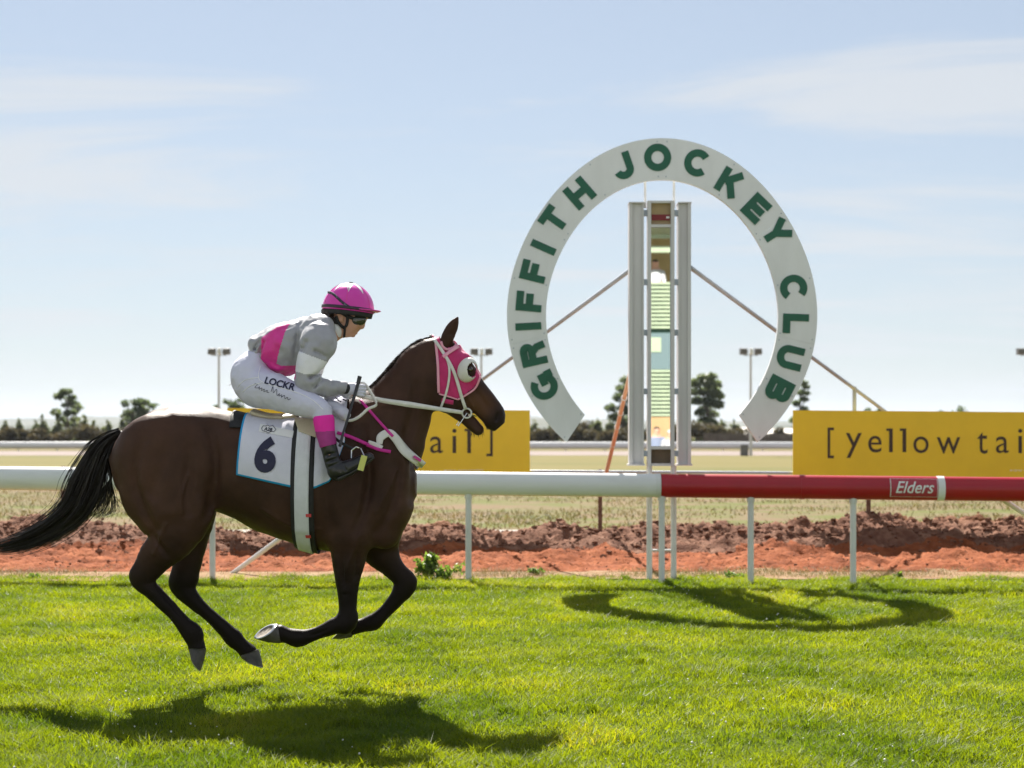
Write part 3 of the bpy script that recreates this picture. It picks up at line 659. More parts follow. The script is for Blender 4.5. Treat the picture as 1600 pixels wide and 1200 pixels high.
# ================================================================== running rail with white and red sections
ry = lambda x: 16.1 - 0.08 * x
rz = lambda x: 1.108 - 0.0081 * x - 0.118
def rail_x(px):                               # world x of the rail at picture column px
    k = (px - 800) / FPX; return k * 16.1 / (1 + 0.08 * k)
rr = empty('running_rail', (rail_x(1034), ry(rail_x(1034)), 0), 'white running rail that turns red past the finish, on white posts', 'rail')
def rail_pt(x, ang, grow=0.0):                # point on the oval rail skin: ang 0 faces the course, +90 is the top
    return Vector((x, ry(x) - math.cos(ang) * (0.085 + grow), rz(x) + math.sin(ang) * (0.118 + grow)))
def rail_piece(name, xa, xb, m, grow=0.0, n=28, segs=1, a0=None, a1=None):
    V = []; closed = a0 is None
    angs = [2 * math.pi * j / n for j in range(n)] if closed else [a0 + (a1 - a0) * j / (n - 1) for j in range(n)]
    for i in range(segs + 1):
        x = xa + (xb - xa) * i / segs; V += [rail_pt(x, a, grow) for a in angs]
    F = [grid_faces(segs + 1, n, closed)]
    if closed: F += [np.array([[j for j in range(n)]]), np.array([[segs * n + j for j in reversed(range(n))]])]
    o = put(name, [tuple(v) for v in V], F, m, rr)
    try: o.data.set_sharp_from_angle(angle=R(60))
    except Exception: pass
    return o
xs_ = rail_x(1032)
rail_piece('white_rail_beam', rail_x(-330), xs_ - .004, M_white)['label'] = 'white oval rail beam'
rail_piece('red_rail_beam', xs_ + .004, rail_x(1960), M_red)['label'] = 'red oval rail beam'
rail_piece('rail_joint_band', xs_ - .05, xs_ + .0, M_whited, 0.003)
rail_piece('white_band', rail_x(1463), rail_x(1474), M_white, 0.004)
for px in (-190, 250, 640):
    rail_piece('joint_sleeve', rail_x(px), rail_x(px + 9), M_whited, 0.004)
rail_piece('joint_sleeve', rail_x(1250), rail_x(1256), M_red, 0.004)
for px in (-210, -70, 332, 732, 1034, 1173, 1333, 1655, 1800):
    x = rail_x(px) + .0; y = ry(x) + 0.0; m = MB(); m.tube([(x, y, -.1), (x, y, rz(x) - .10)], .031, 12); m.tube([(x, y, rz(x) - .15), (x, y, rz(x) - .085)], .04, 12); m.build('post', M_whited, rr, smooth=True)
for pa, pb in (((540, 766, 16.25), (362, 897, 17.05)), ((1560, 776, 15.85), (1745, 897, 16.95)), ((-60, 760, 16.6), (-240, 895, 17.2))):
    m = MB(); m.tube([W(*pa), W(*pb)], .026, 10); m.build('brace', M_whited, rr, smooth=True)
# sponsor plate printed on the red beam
rail_piece('logo_plate', rail_x(1388), rail_x(1462), M_whited, 0.0035, n=14, segs=6, a0=R(-44), a1=R(52))
M_logo = mat('logo_red', (0.40, 0.035, 0.055), rough=0.4)
rail_piece('logo_panel', rail_x(1389.3), rail_x(1461), M_logo, 0.0055, n=14, segs=6, a0=R(-41), a1=R(49))
V2, F2 = text2d('Elders', 0.20, 0.002, 0.35, 1.02, maxlen=.02)
V2[:, 1] *= 0.80; V2[:, 0] *= 0.37 / (V2[:, 0].max() - V2[:, 0].min()); V2[:, 0] -= (V2[:, 0].max() + V2[:, 0].min()) / 2
xc = rail_x(1426)
put_poly('logo_lettering', [rail_pt(xc + a, R(3) + (b_ / 0.118), 0.008) for a, b_ in V2], F2, M_white, rr)

# ================================================================== pipe fence on rusty stakes, carrying the yellow boards
YP = 20.75
pf = empty('pipe_fence', (W(938, 830, YP).x, YP, 0.2), 'thin pale pipe on rusty stakes behind the running rail', 'fence')
zl = lambda px: W(px, 737.5 + (px - 1034) * .006, YP).z
m = MB(); m.tube([W(-300, 737.5 + (-300 - 1034) * .006, YP), W(1950, 737.5 + (1950 - 1034) * .006, YP)], .018, 8); m.build('pipe', M_grey, pf, smooth=True)
for px in (-320, 98, 518, 938, 1358, 1778):
    x = W(px, 700, YP).x; m = MB(); m.box((x - .026, YP + .02, .0), (x + .026, YP + .06, zl(px) + .03)); m.build('stake', M_rust, pf)
def yellow_board(px0, px1, yt, label):
    Y = YP - .06; a = W(px0, yt, Y); bq = W(px1, yt + (px1 - px0) * .008, Y); zb = W(px0, 748, Y).z; wd = bq.x - a.x
    r = empty('advertising_board', ((a.x + bq.x) / 2, Y, zb), label, 'sign', 'yellow boards behind the rail')
    V = [(a.x, Y, zb), (bq.x, Y, zb), (bq.x, Y, bq.z), (a.x, Y, a.z)]; V += [(x, y + .02, z) for x, y, z in V]
    put('panel', V, np.array([(0, 1, 2, 3), (5, 4, 7, 6), (1, 5, 6, 2), (4, 0, 3, 7), (3, 2, 6, 7), (4, 5, 1, 0)]), M_yellow, r, smooth=False)
    sx = FPX / Y
    def word(s, pxc, pyc, wpx, hpx, nm, off=0.0, mm=M_ink, sp=1.0):
        V2, F2 = text2d(s, 1.0, off, 0, sp); lo = V2.min(0); hi = V2.max(0)
        V2 = (V2 - (lo + hi) / 2) / (hi - lo) * np.array([wpx, hpx]) / sx; c = W(px0 + pxc, pyc, Y)
        put_poly(nm, [(c.x + u_, Y - .003, c.z + v_) for u_, v_ in V2], F2, mm, r)
    # each glyph placed as on the board: (glyph, centre from board edge, centre row, width, height)
    for g, cxp, cyp, wp, hp in (('[', 59, 692, 10, 48), ('y', 95, 696, 25, 39), ('e', 128, 694, 21, 26), ('l', 153, 688, 9, 37), ('l', 174, 688, 9, 37), ('o', 200, 695, 24, 26), ('w', 243, 696, 37, 26), ('t', 296, 692, 16, 34), ('a', 327, 695, 20, 26), ('i', 355, 689, 9, 38), ('l', 378, 689, 9, 38), (']', 410, 690, 10, 46)):
        if g in 'l':                          # tall stroke with a small flag at its top left
            c = W(px0 + cxp, cyp, Y); hw_, hh_, fl_ = 2.9 / sx, hp / 2 / sx, 4.2 / sx
            put_poly('letter', [(c.x + u_, Y - .003, c.z + v_) for u_, v_ in ((-hw_, -hh_), (hw_, -hh_), (hw_, hh_), (-hw_ - fl_, hh_), (-hw_ - fl_, hh_ - fl_ * .9), (-hw_, hh_ - fl_ * .9))], [(0, 1, 2, 3, 4, 5)], M_ink, r)
        else: word(g, cxp, cyp, wp if g != 'i' else 6.5, hp, 'letter', 0.0)
    word('enjoy responsibly', 370, 735, 62, 4, 'small_print', 0, M_white)
    return r
yellow_board(1239, 1712, 641, 'yellow advertising board behind the red rail section')
yellow_board(355, 828, 637.5, 'yellow advertising board behind the horse')

# ================================================================== finish tower with mirror strip
YT = 16.25
def bx(px0, px1, py0, py1, y0, y1, m, bev=0.0):
    a = W(px0, py0, YT); c = W(px1, py1, YT); m.box((a.x, y0, c.z), (c.x, y1, a.z), bev); return m
tw = empty('finish_tower', (W(1034, 900, YT).x, YT, 0), 'tall grey finish-line mirror tower standing inside the arch', 'tower')
for s, (o, i_) in ((-1, (983, 1006)), (1, (1079.5, 1059.5))):
    m = MB(); a, c = min(o, i_), max(o, i_)
    # folded channel: two flanges and a web set back
    fl = (a, a + 5) if s < 0 else (c - 5, c); fi = (c - 2.5, c) if s < 0 else (a, a + 2.5); mid = (fl[1], fi[0]) if s < 0 else (fi[1], fl[0])
    bx(fl[0], fl[1], 318, 725, YT - .02, YT + .16, m); bx(fi[0], fi[1], 318, 725, YT - .012, YT + .16, m); bx(mid[0], mid[1], 318.3, 724.7, YT + .012, YT + .15, m)
    m.build('column', M_alu, tw)
    m = MB(); bx(a - .5, c + .5, 316, 318, YT - .03, YT + .17, m); m.build('column_cap', M_alu, tw)
    m = MB(); bx(a - 2, c + 2, 725, 727.5, YT - .03, YT + .17, m); m.build('column_foot', M_alu, tw)
m = MB(); bx(1011.5, 1017, 314, 728, YT - .03, YT + .10, m); bx(1048, 1053.5, 314, 728, YT - .03, YT + .10, m)
for y0, y1 in ((314, 317.5), (351, 355.5), (697, 702), (724, 728)): bx(1017, 1048, y0, y1, YT - .025, YT + .09, m)
m.build('mirror_frame', M_alu, tw)
for py in (328, 436, 515, 607, 704):
    for a, c in ((1006, 1011.5), (1053.5, 1059.5)):
        m = MB(); bx(a, c, py, py + 9, YT + .0, YT + .06, m); m.build('bracket', M_grey, tw)
M_mirror = mat('mirror_glass', (0.86, 0.89, 0.88), rough=0.012, metal=1.0)
m = MB(); bx(1017, 1048, 355.5, 697, YT + .02, YT + .035, m); m.build('mirror', M_mirror, tw)
M_tan = mat('tan_back_board', (0.40, 0.29, 0.15), (0.33, 0.24, 0.13), rough=0.7, scale=5)
M_brownb = mat('brown_back_board', (0.17, 0.115, 0.07), (0.12, 0.085, 0.055), rough=0.8, scale=9)
m = MB(); bx(1017, 1048, 317.5, 351, YT + .02, YT + .05, m); m.build('head_panel', M_tan, tw)
m = MB(); bx(1018, 1047, 335, 344, YT + .008, YT + .019, m); m.build('red_bar', mat('dull_red_paint', (0.20, 0.012, 0.014), rough=0.5), tw)
m = MB(); bx(1041, 1046, 338, 341, YT + .004, YT + .0075, m); m.build('label_plate', M_white, tw)
m = MB(); bx(1017, 1048, 702, 724, YT + .02, YT + .05, m); m.build('foot_panel', M_brownb, tw)
for px in (1015, 1053):
    m = MB(); a = W(px, 728, YT); m.tube([(a.x, YT + .03, -.15), (a.x, YT + .03, a.z + .005)], .029, 12); m.build('leg', M_whited, tw, smooth=True)
m = MB(); a = W(1015, 860, YT); c = W(1053, 860, YT); m.tube([(a.x, YT + .03, a.z), (c.x, YT + .03, c.z)], .010, 8); m.build('leg_tie', M_whited, tw, smooth=True)
for px in (1008, 1053):
    m = MB(); m.tube([W(px, 325, YT + .06), W(px, 283, YT + .06)], .012, 8); m.build('hanger_rod', M_whited, tw, smooth=True)
# stays reaching out and back to anchor posts
for s in (-1, 1):
    f = lambda px: 1034.5 + s * (px - 1034.5)
    top = W(f(1079), 418, YT + .12); end = W(f(1390), 648, 22.5); mid = top.lerp(end, .772)
    m = MB(); m.tube([top, end], .024, 10); m.build('stay', M_grey, tw, smooth=True)
    m = MB(); m.tube([(mid.x, mid.y, -.1), (mid.x, mid.y, mid.z + .03)], .026, 10); m.build('anchor_post', M_grey, tw, smooth=True)

# ================================================================== lettered arch
left_out = [(1034.5, 215), (1014, 216), (996.7, 219.5), (953, 234.7), (910, 261.8), (877.5, 291), (845, 328), (819, 375.5), (801.7, 419), (794, 460), (793, 493), (797, 536.7), (808, 580), (827.7, 623), (853.7, 660), (885.5, 690.5)]
left_in = [(1034.5, 281), (1014, 281.8), (996.7, 284.8), (953.3, 306), (918.7, 336.5), (888, 371), (868.8, 408), (858, 449), (854.8, 493), (857.5, 536.7), (870, 580), (888, 612.5), (914, 648)]
def both(P, n):
    S = spline(P, n); Rm = S.copy(); Rm[:, 0] = 2 * 1034.5 - Rm[:, 0]; return np.concatenate([S[::-1], Rm[1:]])
def fit(P, n):                               # smooth even outline about the arch's centre
    P = np.array(P, float); c0, c1 = 1034.5, 490.0; ph = np.arctan2(c0 - P[:, 0], c1 - P[:, 1]); rr_ = np.hypot(P[:, 0] - c0, P[:, 1] - c1)
    A = np.stack([np.cos(k * ph) for k in range(5)], 1); co = np.linalg.lstsq(A, rr_, rcond=None)[0]; q = np.linspace(0, ph.max(), n); r_ = np.stack([np.cos(k * q) for k in range(5)], 1) @ co
    S = np.stack([c0 - r_ * np.sin(q), c1 - r_ * np.cos(q)], 1); Rm = S.copy(); Rm[:, 0] = 2 * c0 - Rm[:, 0]; return np.concatenate([S[::-1], Rm[1:]])
NA = 90; O = fit(left_out, NA); I_ = fit(left_in, NA); n = len(O); YA = YT - .10
ar = empty('arch_sign', (W(1034.5, 900, YA).x, YA, W(1034.5, 690, YA).z), 'white horseshoe arch lettered in green around the finish tower', 'sign')
M_arch = mat('arch_panel_paint', (0.79, 0.79, 0.80), (0.66, 0.66, 0.66), rough=0.4, scale=1.8, detail=9, lo=0.45, hi=0.85, aniso=(1.6, 1, 0.6))
cuts = [0, 26, 57, 89, 121, 152, n - 1]           # six sheet panels with fine joints, bolted to the frame behind
for ca_, cb_ in zip(cuts[:-1], cuts[1:]):
    t0 = ca_ + (.015 if ca_ else 0); t1 = cb_ - (.015 if cb_ < n - 1 else 0); ts = np.concatenate([[t0], np.arange(ca_ + 1, cb_), [t1]]); k = len(ts); V = []
    for P, y in ((O, YA), (I_, YA), (O, YA + .05), (I_, YA + .05)):
        for u_ in ts: a = W(np.interp(u_, np.arange(n), P[:, 0]), np.interp(u_, np.arange(n), P[:, 1]), YA); V.append((a.x, y, a.z))
    i = np.arange(k - 1); q = lambda a, b, c, d: np.stack([a * k + i, b * k + i, c * k + i + 1, d * k + i + 1], 1)
    F = np.concatenate([q(0, 1, 1, 0), q(3, 2, 2, 3), q(2, 0, 0, 2), q(1, 3, 3, 1), np.array([[0, 2 * k, 3 * k, k], [k - 1, 2 * k - 1, 4 * k - 1, 3 * k - 1]])])
    o = put('ring_panel', V, F, M_arch, ar)
    try: o.data.set_sharp_from_angle(angle=R(40))
    except Exception: pass
    for u_ in (t0 + 1.0, (t0 + t1) / 2, t1 - 1.0):
        for w_ in (.08, .92):
            px_ = np.interp(u_, np.arange(n), O[:, 0]) * (1 - w_) + np.interp(u_, np.arange(n), I_[:, 0]) * w_; py_ = np.interp(u_, np.arange(n), O[:, 1]) * (1 - w_) + np.interp(u_, np.arange(n), I_[:, 1]) * w_
            a = W(px_, py_, YA); mb = MB(); mb.tube([(a.x, YA + .001, a.z), (a.x, YA - .004, a.z)], .007, 8); mb.build('bolt', M_grey, o)
mb = MB()                                     # flat bar frame behind the panels
for P in (O * .8 + I_ * .2, O * .2 + I_ * .8):
    mb.tube([(W(p[0], p[1], YA).x, YA + .07, W(p[0], p[1], YA).z) for p in P[::4]], .018, 6)
mb.build('back_frame', M_grey, ar, smooth=True)
# heavy sans capitals built stroke by stroke (unit cap height, centred)
WS = 0.288
def arc(cx, cy, rx, ry_, a0, a1, n=18): return [(cx + rx * math.cos(R(a0 + (a1 - a0) * k / (n - 1))), cy + ry_ * math.sin(R(a0 + (a1 - a0) * k / (n - 1)))) for k in range(n)]
h = .5; e = h - WS / 2
STROKES = {
 'I': [[(0, -h), (0, h)]], 'L': [[(-.25, -h), (-.25, h)], [(-.25 + WS / 2, -e), (.38, -e)]],
 'T': [[(0, -h), (0, h - WS)], [(-.42, e), (.42, e)]], 'H': [[(-.33, -h), (-.33, h)], [(.33, -h), (.33, h)], [(-.33 + WS / 2, 0), (.33 - WS / 2, 0)]],
 'F': [[(-.26, -h), (-.26, h)], [(-.26 + WS / 2, e), (.38, e)], [(-.26 + WS / 2, -.02), (.30, -.02)]],
 'E': [[(-.28, -h), (-.28, h)], [(-.28 + WS / 2, e), (.40, e)], [(-.28 + WS / 2, 0), (.34, 0)], [(-.28 + WS / 2, -e), (.42, -e)]],
 'O': [arc(0, 0, .39, .39, 0, 360, 40)], 'C': [arc(0, 0, .38, .385, 42, 318, 32)],
 'G': [arc(0, 0, .38, .385, 42, 350, 34), [(.02, -.06), (.5, -.06)], [(.40, -.06 - WS * .45), (.40, -h)]],
 'U': [[(-.32, h), (-.32, -.10)] + arc(0, -.10, .32, .275, 180, 360, 20) + [(.32, h)]],
 'J': [[(.20, h), (.20, -.14)] + arc(-.06, -.14, .26, .235, 0, -170, 18)],
 'K': [[(-.32, -h), (-.32, h)], [(-.20, -.06), (.30, h)], [(-.05, .07), (.36, -h)]],
 'Y': [[(0, -h), (0, .02)], [(0, -.04), (-.36, h)], [(0, -.04), (.36, h)]],
 'R': [[(-.32, -h), (-.32, h)], [(-.32, e)] + [(.10, e)] + arc(.10, .2 + .0, .2, e - .2, 90, -90, 14) + [(-.32, .2 - (e - .2))], [(.10, -.02), (.24, -.18), (.30, -h)]],
 'B': [[(-.32, -h), (-.32, h)], [(-.32, e)] + arc(.08, (e + .0) / 2 + .01, .19, e / 2 - .01, 90, -90, 14) + [(-.32, .02)], [(-.32, -.02)] + arc(.12, -e / 2 - .01, .21, e / 2 - .01, 90, -90, 14) + [(-.32, -e)]],
}
def stroke_mesh(mb, pts, wd, fn, d0, d1):
    """ribbon of even width along pts, mapped to the wall by fn(u, v, depth)"""
    P = [Vector((p[0], p[1])) for p in pts]; cl = (P[0] - P[-1]).length < 1e-6; N = len(P); L = []; Rr = []
    for k in range(N):
        a = P[(k - 1) % (N - 1)] if cl and k == 0 else P[max(k - 1, 0)]; c = P[1] if cl and k == N - 1 else P[min(k + 1, N - 1)]
        t = (c - a).normalized(); nn = Vector((-t.y, t.x)); L.append(P[k] + nn * wd / 2); Rr.append(P[k] - nn * wd / 2)
    b = len(mb.v)
    for d in (d0, d1):
        for k in range(N): mb.v.append(tuple(fn(L[k].x, L[k].y, d))); mb.v.append(tuple(fn(Rr[k].x, Rr[k].y, d)))
    for k in range(N - 1):
        j = b + 2 * k; u = 2 * N
        for f in ((j + u, j + 1 + u, j + 3 + u, j + 2 + u), (j, j + 2, j + 2 + u, j + u), (j + 1, j + 1 + u, j + 3 + u, j + 3)): mb.f.append(f); mb.m.append(0)
    if not cl:
        for j in (b, b + 2 * (N - 1)): mb.f.append((j, j + 1, j + 1 + 2 * N, j + 2 * N)); mb.m.append(0)
CAP = 40.5
for g, px, py, ang in (('G', 850.4, 603.8, 116), ('R', 833, 553, 103), ('I', 825.5, 510, 93), ('F', 826.6, 470.6, 85), ('F', 834, 423.5, 76), ('I', 849, 386.5, 66), ('T', 865.3, 343, 55), ('H', 905.7, 301.8, 41),
                       ('J', 975, 258.5, 19), ('O', 1027.5, 246, 2), ('C', 1089.8, 254.6, -14), ('K', 1140.5, 285.6, -31), ('E', 1181.7, 325.7, -44), ('Y', 1213, 363.6, -58), ('C', 1240, 450, -81), ('L', 1243.4, 506, -92), ('U', 1234.6, 558.3, -104), ('B', 1217.4, 609, -117)):
    ca, sa = math.cos(R(ang)), math.sin(R(ang)); mb = MB()
    def fn(u, v, d):
        u *= CAP * .98; v *= CAP; a = W(px + u * ca - v * sa, py - (u * sa + v * ca), YA); return (a.x, YA - d, a.z)
    for k, st in enumerate(STROKES[g]): stroke_mesh(mb, st, WS, fn, -.004, .006 + .0012 * k)
    o = mb.build('letter', M_green, ar)

# orange conduit strung from the tower down to the pipe fence
p0 = W(947.5, 738, YP - .03); p1 = W(984, 585, YT + .17)
op = empty('orange_conduit', p0, 'orange plastic conduit slanting from the finish tower to the pipe fence', 'conduit')
m = MB(); m.tube([p0, p0.lerp(p1, .5) + Vector((0, 0, -.01)), p1], [.027, .024, .021], 10); m.build('pipe', M_orange, op, smooth=True)
for t_ in (.33, .52, .66, .8):
    c = p0.lerp(p1, t_); d = (p1 - p0).normalized(); m = MB(); m.tube([c - d * .012, c + d * .012], .036, 10); m.build('clip', M_white, op, smooth=True)

# ================================================================== THE HORSE
YH = 9.3; SC = FPX / YH
def H2(px, py, l=0.0):
    k = (YH + l) / FPX; return ((px - 800) * k, EYE - (py - HOR) * k)
def HC(px, py, l, a, b):                      # chain point: picture position, lateral offset, half-thickness in px, lateral half-thickness in m
    x, z = H2(px, py, l); return (x, l, z, a / SC, b)
hf = Field((-2.42, -0.42, 0.10), (0.07, 0.42, 2.22), 0.0075)
T = [(178, 708), (185, 686), (200, 666), (220, 651), (240, 641), (270, 634), (300, 632), (335, 635), (370, 644), (400, 651), (433, 654), (465, 652), (500, 645), (530, 636), (558, 627), (585, 640), (610, 664), (632, 700), (650, 738)]
Bt = [(178, 730), (185, 764), (200, 786), (220, 804), (240, 812), (270, 812), (300, 806), (335, 798), (370, 811), (400, 828), (433, 842), (465, 851), (500, 858), (530, 862), (560, 862), (590, 856), (612, 842), (633, 815), (650, 775)]
Wd = [(178, .10), (185, .15), (200, .20), (220, .235), (240, .252), (270, .265), (300, .262), (335, .245), (370, .245), (400, .262), (433, .278), (465, .283), (500, .272), (530, .245), (560, .215), (590, .20), (612, .185), (633, .15), (650, .09)]
hx = lambda P: [H2(*p) for p in P]
hf.loft((0, 0), 0.0, hx(T), hx(Bt), [(H2(p, 0)[0], 0, w) for p, w in Wd], 0.02, 2.15)
# neck
crest = [(528, 640), (552, 624), (580, 606), (600, 586), (620, 563), (642, 543), (663, 531), (680, 527), (700, 529)]
under = [(600, 800), (640, 772), (653, 738), (663, 702), (671, 667), (676, 645), (686, 622), (700, 585), (706, 560), (712, 535)]
hf.loft(H2(610, 690), math.atan2(125, 80), hx(crest), hx(under), [(*H2(560, 760), .19), (*H2(590, 720), .165), (*H2(615, 670), .13), (*H2(640, 630), .105), (*H2(665, 590), .092), (*H2(690, 550), .075), (*H2(706, 532), .06)], 0.06, 2.0)
# head
face = [(672, 527), (685, 526), (700, 528), (716, 537), (729, 553), (741.5, 570), (751, 585), (762, 603), (780, 626), (788, 638), (790.5, 648), (789, 661)]
jaw = [(664, 585), (674, 628), (681, 640), (695, 645), (712, 644), (728, 642), (742, 646), (752, 658), (760, 669), (771, 674), (780, 673), (786, 669)]
hf.loft(H2(690, 560), math.atan2(-115, 95), hx(face), hx(jaw), [(*H2(670, 545), .062), (*H2(690, 562), .088), (*H2(712, 580), .098), (*H2(728, 602), .082), (*H2(745, 622), .060), (*H2(760, 640), .052), (*H2(775, 655), .056), (*H2(786, 668), .046)], 0.03, 2.3)
hf.chain([HC(694, 606, -.045, 30, .040), HC(700, 622, -.045, 22, .034)], .02); hf.chain([HC(694, 606, .045, 30, .040), HC(700, 622, .045, 22, .034)], .02)
hf.chain([HC(700, 632, 0, 13, .05), HC(722, 649, 0, 11, .042), HC(737, 662, 0, 11, .04), HC(747, 671, 0, 9.5, .036)], .012)       # lower jaw, mouth open
hf.chain([HC(774, 650, -.035, 12, .026)], .02); hf.chain([HC(774, 650, .035, 12, .026)], .02)                                    # nostril wings
hf.chain([HC(779, 647, -.066, 5.0, .020), HC(776, 655, -.064, 3.4, .018)], .006, True); hf.chain([HC(779, 647, .066, 5.0, .020), HC(776, 655, .064, 3.4, .018)], .006, True)
for s in (-1, 1):
    hf.chain([HC(724, 568, s * .075, 14, .03), HC(740, 590, s * .062, 8, .022)], .02)                                          # brow and facial crest
    hf.chain([HC(696, 536, s * .05, 9, .022), HC(703, 520, s * .062, 10, .018), HC(709, 508, s * .066, 7.5, .013), HC(715, 496, s * .066, 2.2, .006)], .01)
    hf.chain([HC(708, 522, s * .078, 4.5, .012), HC(712, 506, s * .078, 2.5, .008)], .004, True)                               # hollow of the ear
    hf.chain([HC(596, 655, s * .10, 30, .06), HC(604, 720, s * .135, 34, .065), HC(598, 790, s * .125, 38, .075)], .03)         # shoulder
    hf.chain([HC(552, 700, s * .16, 26, .05), HC(548, 770, s * .165, 34, .06), HC(548, 825, s * .15, 34, .065)], .03)           # triceps
    hf.chain([HC(622, 790, s * .07, 24, .075), HC(600, 832, s * .09, 26, .075)], .03)                                          # breast
    hf.chain([HC(285, 690, s * .15, 40, .085), HC(235, 705, s * .15, 42, .085)], .04)                                          # croup
# hind legs: thigh, gaskin, hock, cannon, fetlock, pastern
n_ = -.15
hf.chain([HC(248, 715, n_, 66, .115), HC(262, 765, n_ - .005, 72, .118), HC(276, 800, n_, 54, .105), HC(268, 840, n_, 36, .085), HC(247, 868, n_ + .01, 27, .062), HC(226, 897, n_ + .015, 20.5, .050)], .03)
hf.chain([HC(226, 897, n_ + .015, 20.5, .047), HC(219, 905, n_ + .015, 17, .044), HC(246, 931, n_ + .02, 13.5, .037), HC(279, 965, n_ + .02, 11.2, .031), HC(292, 980, n_ + .02, 13, .034), HC(300, 989, n_ + .02, 15.5, .038), HC(305, 1003, n_ + .02, 12.5, .034), HC(308, 1014, n_ + .02, 13.0, .038)], .012)
f_ = .15
hf.chain([HC(262, 715, f_, 66, .115), HC(282, 765, f_, 60, .115), HC(298, 805, f_, 38, .098), HC(297, 845, f_, 28, .075), HC(291, 880, f_ - .01, 23, .056), HC(286, 906, f_ - .01, 22, .050)], .03)
hf.chain([HC(287, 904, f_ - .01, 22, .047), HC(283, 915, f_ - .01, 18.5, .044), HC(303, 939, f_ - .015, 14, .037), HC(332, 966, f_ - .015, 11.2, .031), HC(352, 984, f_ - .015, 13, .034), HC(363, 995, f_ - .015, 15, .038), HC(378, 1009, f_ - .015, 12, .034), HC(388, 1019, f_ - .015, 13.5, .038)], .012)
# fore legs
a_ = -.125
hf.chain([HC(547, 830, a_, 38, .085), HC(545, 862, a_, 28.5, .070), HC(545, 888, a_, 23.5, .056), HC(544, 920, a_, 17.5, .044), HC(544, 948, a_, 14.2, .038), HC(544, 966, a_, 16.5, .042), HC(538, 977, a_, 14, .040)], .03)
hf.chain([HC(540, 973, a_, 15.5, .041), HC(524, 978, a_, 12.5, .036), HC(496, 989, a_, 10.4, .030), HC(478, 995, a_, 12, .033), HC(466, 997, a_, 14.2, .037), HC(450, 993, a_, 11.2, .034), HC(438, 990, a_, 13, .038)], .012)
b_ = .125
hf.chain([HC(585, 825, b_, 38, .085), HC(592, 856, b_, 30, .070), HC(606, 878, b_, 21, .054), HC(623, 896, b_, 17, .043), HC(634, 909, b_, 17.5, .043), HC(630, 922, b_, 15, .040)], .03)
hf.chain([HC(633, 912, b_, 16.5, .042), HC(623, 931, b_, 13, .036), HC(605, 952, b_, 10.6, .030), HC(592, 965, b_, 12, .033), HC(583, 972, b_, 13.8, .037), HC(566, 977, b_, 11, .034), HC(551, 980, b_, 12.5, .038)], .012)
# soft hollows: flank, behind the elbow, jugular groove, between stifle and belly
for s in (-1, 1):
    hf.chain([HC(350, 692, s * .29, 18, .030), HC(343, 750, s * .285, 12, .026)], .06, True); hf.chain([HC(338, 745, s * .27, 4, .022), HC(334, 795, s * .25, 4, .03)], .03, True)
    hf.chain([HC(583, 700, s * .215, 5, .014), HC(580, 770, s * .225, 5, .014)], .04, True)
    hf.chain([HC(662, 655, s * .125, 5, .016), HC(646, 715, s * .165, 5, .016)], .04, True)
    hf.chain([HC(262, 690, s * .30, 6, .02), HC(235, 770, s * .29, 6, .02)], .05, True)
    hf.chain([HC(240, 838, s * .22, 4, .012), HC(262, 870, s * .215, 3, .010)], .02, True)
def groove(pts, wpx, depth, k=.03):
    """crease pressed into both flanks along a line seen from the side"""
    P = spline(np.array(pts, float), 7)
    for s in (-1, 1):
        A = np.array([H2(p[0], p[1], s * .2) for p in P]); O_ = np.stack([A[:, 0], np.full(7, s * .41), A[:, 1]], 1); Q, hit = hf.cast(O_, np.tile([0, -s, 0.0], (7, 1)), .41, 0.0, .003)
        if hit.all(): hf.chain([(q[0], q[1] + s * .012, q[2], wpx / SC * (.5 + .5 * math.sin(math.pi * (i + .3) / 6.6)), .004 + (.008 + 1.9 * depth) * math.sin(math.pi * (i + .3) / 6.6)) for i, q in enumerate(Q)], k, True)
groove([(330, 668), (338, 715), (333, 770), (326, 806)], 5, .012, .05)
groove([(226, 690), (214, 740), (226, 790), (244, 828)], 4, .008, .04)
groove([(300, 700), (296, 760), (300, 800)], 4, .005, .04)
groove([(566, 668), (577, 720), (573, 780), (556, 830)], 4, .010, .04)
groove([(612, 690), (622, 740), (612, 790), (590, 832)], 4, .008, .04)
groove([(520, 700), (512, 770), (518, 830)], 5, .007, .05)
groove([(648, 600), (642, 650), (634, 700)], 4, .006, .04)
groove([(534, 868), (536, 900), (540, 930)], 2.5, .005, .02)
groove([(558, 868), (555, 905)], 2, .004, .02)
groove([(690, 590), (702, 612), (712, 636)], 2.5, .004, .02)
groove([(730, 596), (748, 616), (764, 640)], 2.5, .005, .02)
# tendon lines down the cannons
groove([(246, 922), (266, 948), (286, 972)], 1.8, .004, .012)
groove([(520, 981), (498, 990), (480, 996)], 1.8, .004, .012)
def vein(pts, rpx, side):
    P = spline(np.array(pts, float), 9); A = np.array([H2(p[0], p[1], side * .2) for p in P]); O_ = np.stack([A[:, 0], np.full(9, side * .41), A[:, 1]], 1); Q, hit = hf.cast(O_, np.tile([0, -side, 0.0], (9, 1)), .41, 0.0, .003)
    if hit.all(): hf.chain([(q[0], q[1] + side * .0005, q[2], rpx / SC, .0055) for q in Q], .012)
for s in (-1, 1):
    vein([(560, 838), (552, 862), (541, 890), (538, 925)], 1.8, s); vein([(412, 795), (440, 812), (462, 822), (500, 826)], 2.0, s); vein([(720, 606), (730, 620), (738, 634)], 1.3, s)
    vein([(262, 818), (252, 842), (240, 866)], 1.8, s); vein([(618, 735), (606, 765), (588, 800)], 2.0, s); vein([(296, 742), (286, 775), (288, 800)], 1.8, s)
hf.noise(.0045, 6.0, 2.0)
V, F = hf.nets(); HB = Vector((H2(400, 0)[0], YH, 0)); V[:, 1] += YH

